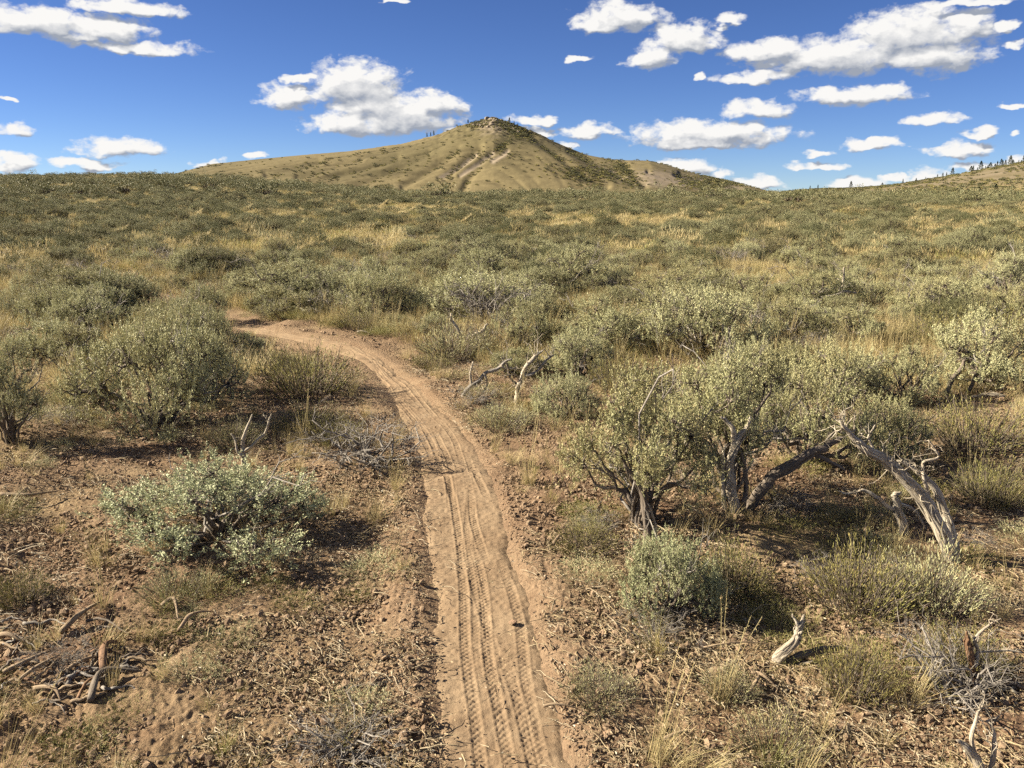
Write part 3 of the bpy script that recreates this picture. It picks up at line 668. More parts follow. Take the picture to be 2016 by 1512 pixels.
def gen_shade_base(seed, Rx=.5, H=.34, n=150):  # dark woody blades low in the crown, standing in for its shaded underside
    rr = np.random.RandomState(seed); mb = MB(); a = rr.rand(n) * 6.283; q = np.sqrt(rr.rand(n)); b = np.stack([np.cos(a) * q * Rx * .5, np.sin(a) * q * Rx * .5, np.full(n, -.02)], 1)
    D = np.stack([np.cos(a) * q * .7, np.sin(a) * q * .7, np.full(n, .9)], 1) + rr.randn(n, 3) * .25; leaves(mb, b, D, rr.uniform(.5, 1, n) * H * 1.3, .045, rr); return mb.mesh('woody_shade_base', M_WOODY_SHADE)
FAR = [merged('shrub', gen_mass(401 + i, mat=[M_FAR_SHADE, M_FAR_SHADE, M_DARK][i], H=[.55, .7, .6][i]), gen_shade_base(431 + i), ([M_FAR_SHADE, M_FAR_SHADE, M_DARK][i], M_WOODY_SHADE)) for i in range(3)]
CLODS = [gen_rock(501 + i, 1, .8, M_CLOD, .45) for i in range(5)]
def gen_litter(seed):
    rr = np.random.RandomState(seed); mb = MB()
    for k in range(5):
        a = rr.rand() * 6.28; L = rr.uniform(.03, .12); c = rr.randn(3) * np.array([.05, .05, .003]); d = np.array([math.cos(a), math.sin(a), 0]) * L
        P = wobble(c, c + d, 5, .07, rr, .02); P[:, 2] = np.abs(P[:, 2]) + .002; tube(mb, P, np.linspace(.0019, .0007, 5) * rr.uniform(.4, 1.5), 4, cap=False)
    m = 14; p = rr.randn(m, 3) * np.array([.06, .06, .002]); p[:, 2] = np.abs(p[:, 2]) + .004; leaves(mb, p, rr.randn(m, 3) * np.array([1, 1, .25]), .014, .006, rr)
    return mb.mesh('litter', M_LITTER)
LITTER = [gen_litter(601 + i) for i in range(4)]

# ------------------------------------------------------------------ scattering of what nobody could count (one object each)
def scatter(name, meshes, P, rot, scl, idx, label=None, cat=None):
    """one object whose points carry the instances of the given meshes"""
    P = np.asarray(P, np.float32); n = len(P); me = bpy.data.meshes.new(name); me.vertices.add(n); me.vertices.foreach_set('co', P.ravel())
    for k, arr, ty, fld in (('rot', rot, 'FLOAT_VECTOR', 'vector'), ('scl', scl, 'FLOAT_VECTOR', 'vector')):
        a = me.attributes.new(k, ty, 'POINT'); a.data.foreach_set(fld, np.asarray(arr, np.float32).ravel())
    a = me.attributes.new('idx', 'INT', 'POINT'); a.data.foreach_set('value', np.asarray(idx, np.int32))
    o = link(name, me); g = bpy.data.node_groups.new(name + '_nodes', 'GeometryNodeTree')
    g.interface.new_socket('Geometry', in_out='INPUT', socket_type='NodeSocketGeometry'); g.interface.new_socket('Geometry', in_out='OUTPUT', socket_type='NodeSocketGeometry')
    gi = g.nodes.new('NodeGroupInput'); go = g.nodes.new('NodeGroupOutput'); ip = g.nodes.new('GeometryNodeInstanceOnPoints'); gj = g.nodes.new('GeometryNodeGeometryToInstance')
    def attr(nm, ty):
        nd = g.nodes.new('GeometryNodeInputNamedAttribute'); nd.data_type = ty; nd.inputs['Name'].default_value = nm
        return [s for s in nd.outputs if s.enabled and s.name == 'Attribute'][0]
    g.links.new(gi.outputs[0], ip.inputs['Points'])
    for i, m in enumerate(reversed(meshes)):
        pr = bpy.data.objects.new('proto_' + m.name, m); oi = g.nodes.new('GeometryNodeObjectInfo'); oi.inputs['Object'].default_value = pr
        g.links.new(oi.outputs['Geometry'], gj.inputs[0])
    g.links.new(gj.outputs[0], ip.inputs['Instance']); ip.inputs['Pick Instance'].default_value = True
    g.links.new(attr('idx', 'INT'), ip.inputs['Instance Index']); g.links.new(attr('scl', 'FLOAT_VECTOR'), ip.inputs['Scale'])
    er = g.nodes.new('FunctionNodeEulerToRotation'); g.links.new(attr('rot', 'FLOAT_VECTOR'), er.inputs[0]); g.links.new(er.outputs[0], ip.inputs['Rotation'])
    g.links.new(ip.outputs[0], go.inputs[0])
    md = o.modifiers.new('scatter', 'NODES'); md.node_group = g
    tag(o, label, cat, kind='stuff'); return o
def polar(n, r0, r1, amax=36, power=1.0, seed=1):
    rr = np.random.RandomState(seed); u = rr.rand(n)
    r = (r0 ** (2 * power) + u * (r1 ** (2 * power) - r0 ** (2 * power))) ** (1 / (2 * power)); a = np.radians(rr.uniform(-amax, amax, n))
    return r * np.sin(a), r * np.cos(a), rr
def rotv(rr, n, tilt=.12): return np.stack([rr.randn(n) * tilt, rr.randn(n) * tilt, rr.rand(n) * 6.283], 1)
def s3(s): return np.repeat(np.asarray(s)[:, None], 3, 1)
occupied = []          # (x, y, radius) of the shrubs set by hand

# ------------------------------------------------------------------ single shrubs, set where the photograph has them
protos = {}
def copy_of(key, name, cat, parts, names, label, group):
    e = bpy.data.objects.new(name, None); C.objects.link(e); e.empty_display_size = .1; tag(e, label, cat, group)
    for nm, me in zip(names, parts): link(nm, me, e)
    return e
KINDS = {}
def reg(k, name, cat, parts, names): KINDS[k] = (name, cat, parts, names)
for i, p in enumerate(SAGE): reg('s%d' % i, 'sagebrush', 'sagebrush', p, ('foliage', 'branches', 'dead_twigs'))
for i, p in enumerate(PALE): reg('p%d' % i, 'sagebrush', 'sagebrush', p, ('foliage', 'branches', 'dead_twigs'))
for i, p in enumerate(LOW): reg('l%d' % i, 'low_shrub', 'shrub', p, ('foliage', 'twigs'))
for i, p in enumerate(DEAD): reg('d%d' % i, 'dead_shrub', 'dead shrub', p, ('stems', 'twigs'))
NOM = {}
for k, v in KINDS.items():
    co = np.zeros(len(v[2][0].vertices) * 3, np.float32); v[2][0].vertices.foreach_get('co', co); co = co.reshape(-1, 3)
    NOM[k] = (np.percentile(co[:, 0], 98) - np.percentile(co[:, 0], 2), np.percentile(co[:, 2], 99))
rz = np.random.RandomState(5)
def plant(k, x, y, w, h, label, group=None, rot=None, tilt=(0, 0), sink=0.0):
    name, cat, parts, names = KINDS[k]; e = copy_of(k, name, cat, parts, names, label, group)
    e.location = (x, y, g1(x, y) - 0.01 - sink); sx, sz = w / NOM[k][0], h / NOM[k][1]
    e.scale = (sx, sx * .5 + .5 * sx, sz); e.rotation_euler = (tilt[0], tilt[1], rz.rand() * 6.28 if rot is None else rot)
    return e
def hero(k, px, py, wpx, hpx, label, group=None, rot=None, tilt=(0, 0)):
    """px, py: where it stands in the photograph; wpx, hpx: how wide and tall it shows there"""
    P = at(px, py); dep = P[1] * math.cos(PITCH) + (CAMZ - P[2]) * math.sin(PITCH)
    w, h = wpx / FPX * dep, hpx / FPX * dep / math.cos(PITCH)
    y = P[1] + w * 0.18
    occupied.append((P[0], y, w * 0.5)); return plant(k, P[0], y, w, h, label, group, rot, tilt)
HERO = [
 ('p1',408,1090,385,160,'large pale grey-green sagebrush alone on bare soil left of the near trail'),
 ('s3',290,850,310,205,'big dark sagebrush mound left of the trail, largest on the left side'),
 ('s7',8,885,150,205,'sagebrush on a dark trunk cut off by the left edge'),
 ('s5',85,712,130,75,'small silvery sagebrush behind the left-edge trunk bush'),
 ('l2',600,785,190,100,'low green broom-like shrub in the inner bend of the trail'),
 ('l0',605,852,130,55,'flat green shrub just below the inner bend shrub'),
 ('s1',400,790,120,130,'dark green sagebrush leaning against the big dark mound on the right'),
 ('l1',455,885,110,60,'low dull shrub behind the forked dead snag'),
 ('s7',1265,1050,265,305,'tall tree-like sagebrush with bare trunk right of the trail'),
 ('s4',1445,1000,235,300,'sagebrush crown over twisted grey trunks right of the tree-like one'),
 ('s1',1600,930,210,240,'dense sagebrush behind the arching dark limb'),
 ('s6',1760,925,190,130,'pale sagebrush behind the top of the bleached leaning trunk'),
 ('p0',1330,1228,185,165,'small bright grey-green sagebrush below the tree-like sagebrush'),
 ('l0',1448,1180,140,120,'dark green low shrub touching the small bright sagebrush on its right'),
 ('l2',1690,1385,150,115,'green low shrub below right of the curled driftwood'),
 ('l3',1700,1215,220,135,'low yellowish green shrub at the foot of the bleached trunk'),
 ('l1',1845,1210,200,125,'broad low straw-green shrub below the foot of the bleached trunk'),
 ('s2',1960,770,180,150,'sagebrush with two dark stems at the right edge'),
 ('l2',1935,890,180,100,'yellow-green shrub at the right edge under the two-stemmed sagebrush'),
 ('s3',1385,700,250,125,'broad silvery sagebrush in the middle of the right belt'),
 ('s0',1205,690,190,95,'rounded silvery sagebrush left of the broad silvery one'),
 ('s3',955,625,240,85,'wide pale sagebrush right of the far bend'),
 ('s1',1030,690,115,95,'upright sagebrush standing over the pair of curved snags'),
 ('s2',1145,745,120,95,'sagebrush right of the curved snags'),
 ('s0',1120,572,150,85,'dark-hearted sagebrush beyond the wide pale one'),
 ('s6',700,608,160,65,'sagebrush beyond the far bend, right of the one with dark stems'),
 ('s7',560,603,190,80,'sagebrush with dark stems just beyond the far bend'),
 ('l0',700,650,95,45,'low shrub on the outer edge of the far bend'),
 ('s1',1320,600,180,70,'dark green sagebrush above the broad silvery one'),
 ('s2',1567,672,115,80,'sagebrush right of the broad silvery one'),
 ('s5',1690,678,115,70,'sagebrush two along from the broad silvery one'),
 ('s6',1865,640,185,85,'sagebrush mound left of the right edge with grey sticks under it'),
 ('s7',1990,612,110,110,'tree-like sagebrush on dark stems high at the right edge'),
 ('l2',195,600,160,70,'yellow-green shrub beyond the big dark mound'),
 ('s0',388,640,110,80,'sagebrush left of the far bend above the dark mound'),
 ('l1',985,848,120,55,'pale low shrub on the right bank of the trail'),
 ('l3',850,728,80,35,'small flat shrub on the right bank near the bend'),
 ('l0',30,1195,110,75,'dark green low shrub at the left edge of the foreground'),
 ('l1',335,1190,150,60,'flat grey-green shrub under the large pale foreground sagebrush'),
 ('l0',1150,1090,130,60,'dense green grassy shrub right of the near trail with a hard shadow'),
 ('l1',1180,1395,140,70,'low pale shrub near the bottom right of the trail'),
 ('d0',715,925,200,85,'heap of grey dead twigs on the left bank of the trail'),
 ('d1',960,640,130,75,'grey twisted dead shrub under the wide pale sagebrush'),
 ('l3',665,880,120,60,'dull green shrub above the heap of grey twigs'),
 ('s2',470,720,90,60,'small dark sagebrush between the dark mound and the trail'),
 ('l1',1440,1380,110,60,'sparse grey plant left of the fallen splinters'),
 ('d2',680,1500,190,70,'dark dead shrub at the bottom edge left of the trail'),
 ('l3',1905,1340,150,110,'straw-grey shrub at the right edge beside the red-brown stump'),
 ('d2',1900,1400,190,130,'grey dead twigs behind the white forked snag'),
 ('l0',1960,1000,130,100,'olive shrub right of the bleached leaning trunk'),
 ('l1',1540,1500,190,80,'low grey-green shrub at the bottom edge right of the driftwood'),
 ('s5',1660,800,150,110,'sagebrush behind the dense one, before red dry grass'),
 ('s2',1795,800,130,110,'sagebrush left of the two-stemmed one at the right edge'),
 ('s6',1120,830,130,90,'low sagebrush left of the tree-like one beside the trail bank'),
 ('l2',1225,775,120,70,'olive shrub above the tree-like sagebrush'),
 ('s5',1560,770,120,90,'pale sagebrush above the dense one on the right'),
 ('s0',1480,760,120,90,'pale green sagebrush above the crown over twisted trunks'),
]
HE = {h_[5]: hero(*h_) for h_ in HERO}

# ------------------------------------------------------------------ more sagebrush, each its own thing, out to about 25 m
COLS = ['by the left edge', 'left of the big dark mound', 'above the big dark mound', 'below the left hill foot', 'in line with the far bend', 'left of the hill point', 'under the hill point', 'right under the hill point',
        'under the right hill shoulder', 'under the right hill foot', 'above the tall right crowns', 'under the lone stout pine', 'above the leaning trunk', 'by the right edge']
def zone(px, d):
    side = COLS[int(np.clip(px / 2016 * 14, 0, 13))]
    band = ('in the nearest rows' if d < 9 else 'in the second rows' if d < 11 else 'in the third rows' if d < 13.2 else 'in the fourth rows' if d < 15.5 else 'in the fifth rows' if d < 18 else 'in the sixth rows')
    return side, band
placed = [(x, y, r) for x, y, r in occupied]; rr = np.random.RandomState(77); cnt = 0; tries = 0
cand = []; OPEN = [(at(*p)[:2], q) for p, q in (((1750, 735), .75), ((1500, 560), 1.0), ((1570, 700), .4), ((1960, 840), .5), ((1230, 740), .4), ((560, 640), .6))]
while cnt < 268 and tries < 60000:
    tries += 1
    d = math.sqrt(rr.uniform(6.3 ** 2, 22.5 ** 2)); a = R(rr.uniform(-33, 33)); x, y = d * math.sin(a), d * math.cos(a)
    w = (rr.uniform(.5, 1.05) if rr.rand() < .68 else rr.uniform(.3, .5)) * (1 - .2 * float(sst(11, 17, d)))
    if d < 9 and x < 0 and (y < 8.4): continue
    if d < 7.2 and x < 1.2: continue
    if min(math.hypot(x - q[0], y - q[1]) - (q[2] + w * .5) * .6 for q in placed) < 0: continue
    if d < 18 and float(trail_dist(np.array([x]), np.array([y]))[0]) < .42 + w * .5: continue
    if any(math.hypot(x - o_[0], y - o_[1]) < q_ + w * .4 for o_, q_ in OPEN): continue
    if fbm(x / 2.6, y / 2.6, 301, 2) < -0.33 and d < 20: continue
    placed.append((x, y, w * .5)); cand.append((d, x, y, w)); cnt += 1
cand.sort()
for d, x, y, w in cand:
    px, py = px_of(x, y, g1(x, y)); side, band = zone(px, d); u = rr.rand()
    k = ('s%d' % rr.choice([0, 1, 2, 3, 5, 6, 7])) if u < .76 else (('l%d' % rr.randint(0, 4)) if u < .89 else 'd%d' % rr.randint(0, 3))
    wide = {'s': 'silvery sagebrush', 'l': 'low olive shrub', 'd': 'grey dead shrub'}[k[0]]
    if k[0] == 's': wide = ('broad ' if w > .72 else ('small ' if w < .45 else 'rounded ')) + 'sagebrush'
    hh = w * rr.uniform(.5, .7) if k[0] == 's' else w * .5
    plant(k, x, y, w, hh, '%s %s %s' % (wide, side, band), 'shrubs of the sage flat beyond the trail')

# far sagebrush: past counting
def occ_mask(x, y, pad=0.0):
    k = np.ones(len(x), bool)
    for (a, b, r) in placed: k &= (x - a) ** 2 + (y - b) ** 2 > (r * .55 + pad) ** 2
    return k
x, y, rr = polar(34000, 11.5, 90, 35, .8, 91)
k = (y > 21) | (rr.rand(len(x)) < .16); x, y = x[k], y[k]; td = np.full(len(x), 9.); c_ = np.hypot(x, y) < 18; td[c_] = trail_dist(x[c_], y[c_]); k = td > .8
for o_, q_ in OPEN: k &= np.hypot(x - o_[0], y - o_[1]) > q_
x, y = x[k], y[k]
n_ = fbm(x / 7, y / 7, 303, 3); keep = (n_ > -0.01 + .7 * (rr.rand(len(x)) - .5)) & occ_mask(x, y); x, y = x[keep], y[keep]
s = np.clip(rr.lognormal(-.6, .42, len(x)), .2, 1.3)
scatter('sagebrush_cover', MIDS + [LOW[0][0], DARK] , np.stack([x, y, ground(x, y) - .03], 1), rotv(rr, len(x), .05), np.stack([s, s, s * rr.uniform(.7, 1.1, len(x))], 1), rr.choice(6, len(x), p=[.15, .15, .15, .15, .1, .3]), 'sea of grey-green sagebrush rolling away behind the last separate bushes', 'sagebrush cover')
x, y, rr = polar(70000, 86, 330, 36, .55, 93)
n_ = fbm(x / 26, y / 13, 305, 4); keep = (n_ > 0.05 + .8 * (rr.rand(len(x)) - .5)); x, y = x[keep], y[keep]
s = rr.lognormal(-.36, .42, len(x)) * (1 - .3 * sst(110, 160, y))
scatter('distant_sagebrush', FAR, np.stack([x, y, ground(x, y) - .05], 1), rotv(rr, len(x), .05), s3(s), rr.choice(3, len(x), p=[.3, .3, .4]), 'fine speckle of distant sagebrush up to the skyline and the hill foot', 'distant sagebrush')
# shrubs on the hill, gathered in its gullies and on the right flank
x = np.random.RandomState(95).uniform(-330, 330, 42000); y = np.random.RandomState(96).uniform(520, 905, 42000); rr = np.random.RandomState(97)
u = x + .95 * (HY - y) * gf(x); gl = sst(.72, .97, 1 - np.abs(fbm(u / 34., y / 300., 71, 3)))
z = ground(x, y); hx, hy = px_of(x, y, z)
dens = .012 + .12 * gl * sst(-.2, .3, fbm(x / 25, y / 25, 97, 2))
for (cx, cy, sx, sy, sl) in [(1150,345,45,15,-.8),(1235,345,14,20,-.8),(1400,362,45,9,0),(940,243,18,9,0),(985,290,7,14,1.4),(1010,250,25,18,-.6)]:
    dens = dens + 1.3 * np.exp(-((hx - cx + sl * (hy - cy)) / sx) ** 2 - ((hy - cy) / sy) ** 2)
dens = dens + np.where(x < -60, .22, .5) * np.exp(-(pdist(hx, hy, DARKG) / 5.0) ** 2) * sst(-.4, .4, fbm(x / 14, y / 14, 98, 2)); dens = dens * np.where((x < -70) & (y > 840), 0, 1); k = (rr.rand(len(x)) < dens) & (z > -4); x, y, z = x[k], y[k], z[k]
xr = rr.uniform(60, 330, 9000); yr = rr.uniform(235, 470, 9000); zr_ = ground(xr, yr); k = (xr / yr > .25) & (xr / yr < .68) & (fbm(xr / 18, yr / 12, 99, 3) > -.15 + .5 * (rr.rand(9000) - .5)); x, y, z = np.concatenate([x, xr[k]]), np.concatenate([y, yr[k]]), np.concatenate([z, zr_[k]])
scatter('hill_shrubs', [gen_mass(421, 1.3, 1.1, 160, .5, M_GREEN), gen_mass(422, 1.6, 1.4, 160, .55, leaf_mat('dark_shrub', (.10, .105, .045), (.07, .075, .03), (.14, .12, .06)))],
        np.stack([x, y, z - .2], 1), rotv(rr, len(x), .05), s3(rr.uniform(.4, 1.15, len(x)) * np.where(y < 471, .5, 1)), rr.randint(0, 2, len(x)), 'dark scrub speckling the gullies of the pointed hill and the right ridge', 'hill scrub')

# ------------------------------------------------------------------ grass
def grass_layer(name, meshes, n, r0, r1, power, seed, smin, smax, label, thresh=-.2, fx=1.2, trail_gap=.3, amax=36):
    x, y, rr = polar(n, r0, r1, amax, power, seed); k = fbm(x / fx, y / fx, seed + 400, 3) > thresh + .4 * (rr.rand(len(x)) - .5); x, y = x[k], y[k]
    if r0 < 16:
        kk = np.ones(len(x), bool); c = np.hypot(x, y) < 17; kk[c] = trail_dist(x[c], y[c]) > trail_gap; x, y = x[kk], y[kk]
    s = rr.uniform(smin, smax, len(x))
    return scatter(name, meshes, np.stack([x, y, ground(x, y) - .004], 1), rotv(rr, len(x), .2), s3(s), rr.randint(0, len(meshes), len(x)), label, 'grass')
grass_layer('dry_grass', GR_DRY, 3600, 1.9, 15, .6, 111, .25, .8, 'straw-coloured dry grass tufts scattered over the near soil', .02, .8)
grass_layer('green_grass', GR_GRN, 900, 1.9, 13, .55, 113, .25, .7, 'short dull green grass tufts on the near soil', .1, .8)
grass_layer('grass_among_sagebrush', GR_WIDE, 9000, 8.0, 45, .75, 115, .35, .85, 'tall pale bunch grass filling the gaps between the sagebrush', -.35, 2.5, .7)
grass_layer('distant_grass', GR_FAR, 42000, 22, 300, .55, 117, .5, .95, 'golden grass between the distant sagebrush', -.5, 14)
def litter_layer():
    x, y, rr = polar(11500, 1.8, 9, 37, .55, 121); k = fbm(x / .7, y / .7, 521, 3) > -.05 + .5 * (rr.rand(len(x)) - .5)
    x, y = x[k], y[k]; td = trail_dist(x, y); k = (td > .24) | (rr.rand(len(x)) < .04); x, y = x[k], y[k]
    scatter('twig_litter', LITTER, np.stack([x, y, ground(x, y) + .013], 1), rotv(rr, len(x), .12), s3(rr.uniform(.4, 1.1, len(x))), rr.randint(0, 4, len(x)), 'dry twigs, bark shreds and dead leaves lying on the soil', 'litter')
    x, y, rr = polar(210000, 1.8, 12, 37, .5, 123); k = fbm(x / .5, y / .5, 523, 3) > -.2 + .7 * (rr.rand(len(x)) - .5); x, y = x[k], y[k]
    td = trail_dist(x, y); k = (td > .2) | (rr.rand(len(x)) < .03); x, y = x[k], y[k]
    s = rr.lognormal(-5.3, .58, len(x)); s = np.clip(s, .0025, .022) * np.where(td[k] < .24, .5, 1)
    scatter('gravel', CLODS, np.stack([x, y, ground(x, y) + .009 + s * .3], 1), rotv(rr, len(x), .6), s3(s), rr.randint(0, 5, len(x)), 'reddish soil crumbs and gravel on the bare ground', 'gravel')
litter_layer()
x, y, rr = polar(3000, 2.6, 32, 36, .8, 131); k = (fbm(x / 1.1, y / 1.1, 531, 3) > .0 + .5 * (rr.rand(len(x)) - .5)); x, y = x[k], y[k]
td = np.full(len(x), 9.); c = np.hypot(x, y) < 17; td[c] = trail_dist(x[c], y[c]); k = td > .42; x, y = x[k], y[k]; s = rr.uniform(.25, .6, len(x)) * (1 + .5 * sst(6, 12, y))
scatter('low_ground_cover', [LOW[0][0], LOW[1][0], LOW[3][0], DEAD[0][1]], np.stack([x, y, ground(x, y) - .01], 1), rotv(rr, len(x), .1), np.stack([s, s, s * .75], 1), rr.choice(4, len(x), p=[.3, .4, .15, .15]), 'low dull green mats of small plants between the larger shrubs', 'ground cover')

# ------------------------------------------------------------------ stones
def stone(px, py, wpx, label, seed, squash=.55):
    P = at(px, py); dep = P[1] * math.cos(PITCH) + CAMZ * math.sin(PITCH); w = wpx / FPX * dep / 2
    o = link('stone', gen_rock(seed, 3, squash)); o.scale = (w, w, w); o.location = (P[0], P[1], g1(P[0], P[1]) + w * .15); o.rotation_euler = (.1, .1, seed * 1.7)
    tag(o, label, 'stone', 'loose stones by the trail')
for a in [(1010,1228,20,'flat pale stone on the right edge of the tyre prints',701,.3),(1186,1250,18,'round stone on soil right of the trail',702,.9),(1165,1495,26,'blocky stone at the bottom edge right of the trail',703,.8),
          (1200,1450,30,'tan stone just above the blocky bottom-edge stone',704,.6),(1060,1272,10,'lower of two small stones right of the tyre prints',705,.6),(1050,1262,8,'upper of two small stones right of the tyre prints',706,.6),
          (1600,1322,26,'pale stone touching the right end of the driftwood',707,.6),(1478,1295,18,'small stone left of the driftwood',708,.5),(1505,1465,40,'broad flat stone in red soil near the bottom right',709,.4),
          (1350,1445,30,'stone in red soil between the trail and the broad flat stone',710,.55),(1180,965,16,'dark red stone on the bank left of the tree-like sagebrush',711,.8),(470,725,34,'yellowish stone beside the dark mound',712,.5),
          (590,1208,22,'tan stone left of the trail below the big bush shadow',713,.6),(310,1390,34,'long stone slab in the litter at lower left',714,.3),(1895,1300,20,'stone beside the red-brown stump',715,.5),
          (545,1215,18,'small stone next to the tan stone left of the trail',716,.6),(1650,1435,44,'largest flat stone at the lower right under the green shrub',717,.35),(225,1452,30,'tan slab near the bottom left corner',718,.35)]: stone(*a)

# ------------------------------------------------------------------ dead wood
def limb(mb, pts, Y, radpx, seed, sides=10, ridges=.2, twist=6.0, n=6, kink=.5):
    """a limb along points of the photograph; each point may carry its own depth offset"""
    rr = np.random.RandomState(seed); P = np.array([pxY(p[0], p[1], Y + (p[2] if len(p) > 2 else 0)) for p in pts]); Q = catmull(P, n)
    wv = np.interp(np.arange(len(Q)), np.arange(0, len(Q) + 3, 3), rr.randn(len(range(0, len(Q) + 3, 3)))) ; Q = Q + np.stack([np.roll(wv, k_) for k_ in (0, 2, 4)], 1) * .0032 * Y / 3.5 + np.cumsum(rr.randn(*Q.shape) * .0012 * kink * Y / 3.5, 0)
    dep = Y / math.cos(PITCH); rp = np.interp(np.linspace(0, 1, len(Q)), np.linspace(0, 1, len(radpx)), radpx) / FPX * dep * .72
    tube(mb, Q, rp, sides, ridges, twist, rr)
    if max(radpx) > 9:
        T = unit(np.gradient(Q, axis=0)); A = unit(np.cross(T, [0.13, 0.31, 0.94])); B = np.cross(T, A); t = np.linspace(0, 1, len(Q))
        for k in range(9):
            a = k * .7 + rr.rand() * .4 + t * rr.uniform(.8, 2.0) * 2; R_ = rp * rr.uniform(.72, .95); i0, i1 = rr.randint(0, max(1, len(Q) // 3)), rr.randint(len(Q) * 2 // 3, len(Q) + 1)
            S_ = Q + (np.cos(a)[:, None] * A + np.sin(a)[:, None] * B) * R_[:, None] * (1 + .5 * sst(.85, 1, t * len(Q) / i1))[:, None] + np.cumsum(rr.randn(*Q.shape) * .0006, 0)
            n_ = i1 - i0
            if n_ > 4: tube(mb, S_[i0:i1], rp[i0:i1] * rr.uniform(.2, .42) * np.sin(np.linspace(.5, 2.9, n_)) ** .5, 6, .15, 10, rr)
    return Q, rp
def twiglets(mb, Q, n, L, seed, r=.0025, up=.3):
    rr = np.random.RandomState(seed)
    for i in range(n):
        s = Q[rr.randint(len(Q) // 3, len(Q))]; d = unit(rr.randn(3) + np.array([0, 0, up])); P = wobble(s, s + d * L * rr.uniform(.4, 1.2), 5, .12, rr)
        tube(mb, P, np.linspace(r, r * .3, 5), 4, cap=False)
        for j in range(2):
            s2 = P[rr.randint(1, 5)]; tube(mb, wobble(s2, s2 + unit(d + rr.randn(3) * .8) * L * .4, 3, .1, rr), [r * .5, r * .4, r * .2], 3, cap=False)
def part_limbs(host, basepx, parts):
    """limbs that belong to a shrub built above"""
    Y = at(*basepx)[1]; e = HE[host]; Mi = (Euler(e.rotation_euler).to_matrix().to_4x4() @ __import__('mathutils').Matrix.Diagonal((*e.scale, 1))); Mi.translation = e.location
    for i, (nm, pts, radpx, tw, mt) in enumerate(parts):
        mb = MB(); Q, rp = limb(mb, pts, Y, radpx, i * 7 + int(basepx[0]), sides=14)
        if tw: twiglets(mb, Q, tw[0], tw[1], i + 5)
        o = link(nm, mb.mesh(nm, mt or M_DEAD, smooth=True), e); o.matrix_parent_inverse = Mi.inverted()
def snag(name, cat, label, basepx, parts, mat=None, group=None):
    B = at(*basepx); Y = B[1]; root = bpy.data.objects.new(name, None); C.objects.link(root); root.location = B; root.empty_display_size = .1
    tag(root, label, cat, group); single = len(parts) == 1
    for i, (nm, pts, radpx, tw, mt) in enumerate(parts):
        mb = MB(); Q, rp = limb(mb, pts, Y, radpx, i * 7 + int(basepx[0]), sides=16 if max(radpx) > 9 else 8)
        if tw: twiglets(mb, Q, tw[0], tw[1], i + 5, tw[2] if len(tw) > 2 else .0025)
        me = mb.mesh(nm, mt or mat or M_DEAD, smooth=True)
        if single:
            bpy.data.objects.remove(root); root = bpy.data.objects.new(name, me); C.objects.link(root); tag(root, label, cat, group)
        else:
            o = link(nm, me, root); o.location = -B
    return root
snag('dead_sagebrush', 'dead sagebrush', 'bleached grey trunk leaning left across the right foreground', (1878,1112), [
  ('trunk', [(1882,1120),(1862,1062),(1828,1000),(1792,955),(1745,912),(1702,882),(1674,856),(1652,828)], [18,18,17,15,13,10,7,3], (36, .13, .0034), None),
  ('limb', [(1890,1112,.05),(1872,1050,.06),(1858,1000,.07),(1838,955,.08),(1806,925,.08),(1768,908,.09)], [13,12,10,9,6,3], (14, .12, .003), None),
  ('limb', [(1830,975,.06),(1818,935,.06),(1818,912,.06),(1848,900,.05),(1830,870,.06)], [5,5,4,3,2], (8, .08), None),
  ('limb', [(1790,952,-.02),(1760,925,0),(1725,895,.03),(1712,860,.05),(1722,838,.05)], [5,4,4,3,2], (6, .08), None)])
snag('dead_stump', 'stump', 'short bleached stump with one thin limb curling left beside the leaning trunk', (1778,1062), [
  ('stump', [(1782,1066),(1776,1030),(1768,1000),(1762,975),(1772,968)], [12,10,10,8,4], None, None),
  ('limb', [(1770,1000),(1748,1000),(1728,978),(1702,964),(1680,970),(1652,966)], [6,6,5,4,3,2], (3, .05), None),
  ('limb', [(1770,992),(1800,1005),(1822,1040)], [5,4,2], (3, .05), None)])
H4 = 'sagebrush crown over twisted grey trunks right of the tree-like one'
part_limbs(H4, (1470,1005), [
  ('limb', [(1468,1010),(1492,970),(1520,938),(1560,912),(1600,890),(1630,876),(1655,862)], [14,14,13,12,10,8,6], (5, .08), M_BARK),
  ('side_limb', [(1600,892),(1630,905),(1662,925)], [6,5,3], (4, .06), M_BARK)])
part_limbs(H4, (1440,1010), [
  ('trunk', [(1448,1015),(1440,965),(1436,915),(1446,872),(1466,845),(1476,820)], [16,15,11,10,7,3], (4, .06), None),
  ('fork', [(1446,880),(1444,850),(1428,830),(1420,822)], [8,7,5,3], None, None),
  ('strand', [(1428,1015),(1422,960),(1420,905),(1424,880)], [7,6,5,2], (2, .05), None),
  ('strand', [(1462,1012),(1468,960),(1462,905),(1450,870)], [7,6,5,3], None, M_BARK)])
part_limbs('tall tree-like sagebrush with bare trunk right of the trail', (1278,1062), [
  ('trunk', [(1276,1080),(1276,1040),(1270,1000),(1258,960),(1230,920)], [13,11,9,7,4], (4, .07), M_BARK),
  ('strand', [(1286,1075),(1290,1035),(1278,995),(1268,985)], [5,4,3,2], None, M_DEAD)])
snag('driftwood', 'dead wood', 'curled grey root standing up from red soil at the lower right', (1535,1312), [
  ('stem', [(1530,1312),(1536,1288),(1560,1264),(1572,1238),(1582,1212)], [17,15,11,9,3], None, None),
  ('spur', [(1574,1236),(1566,1220),(1560,1210)], [6,4,2], None, None)])
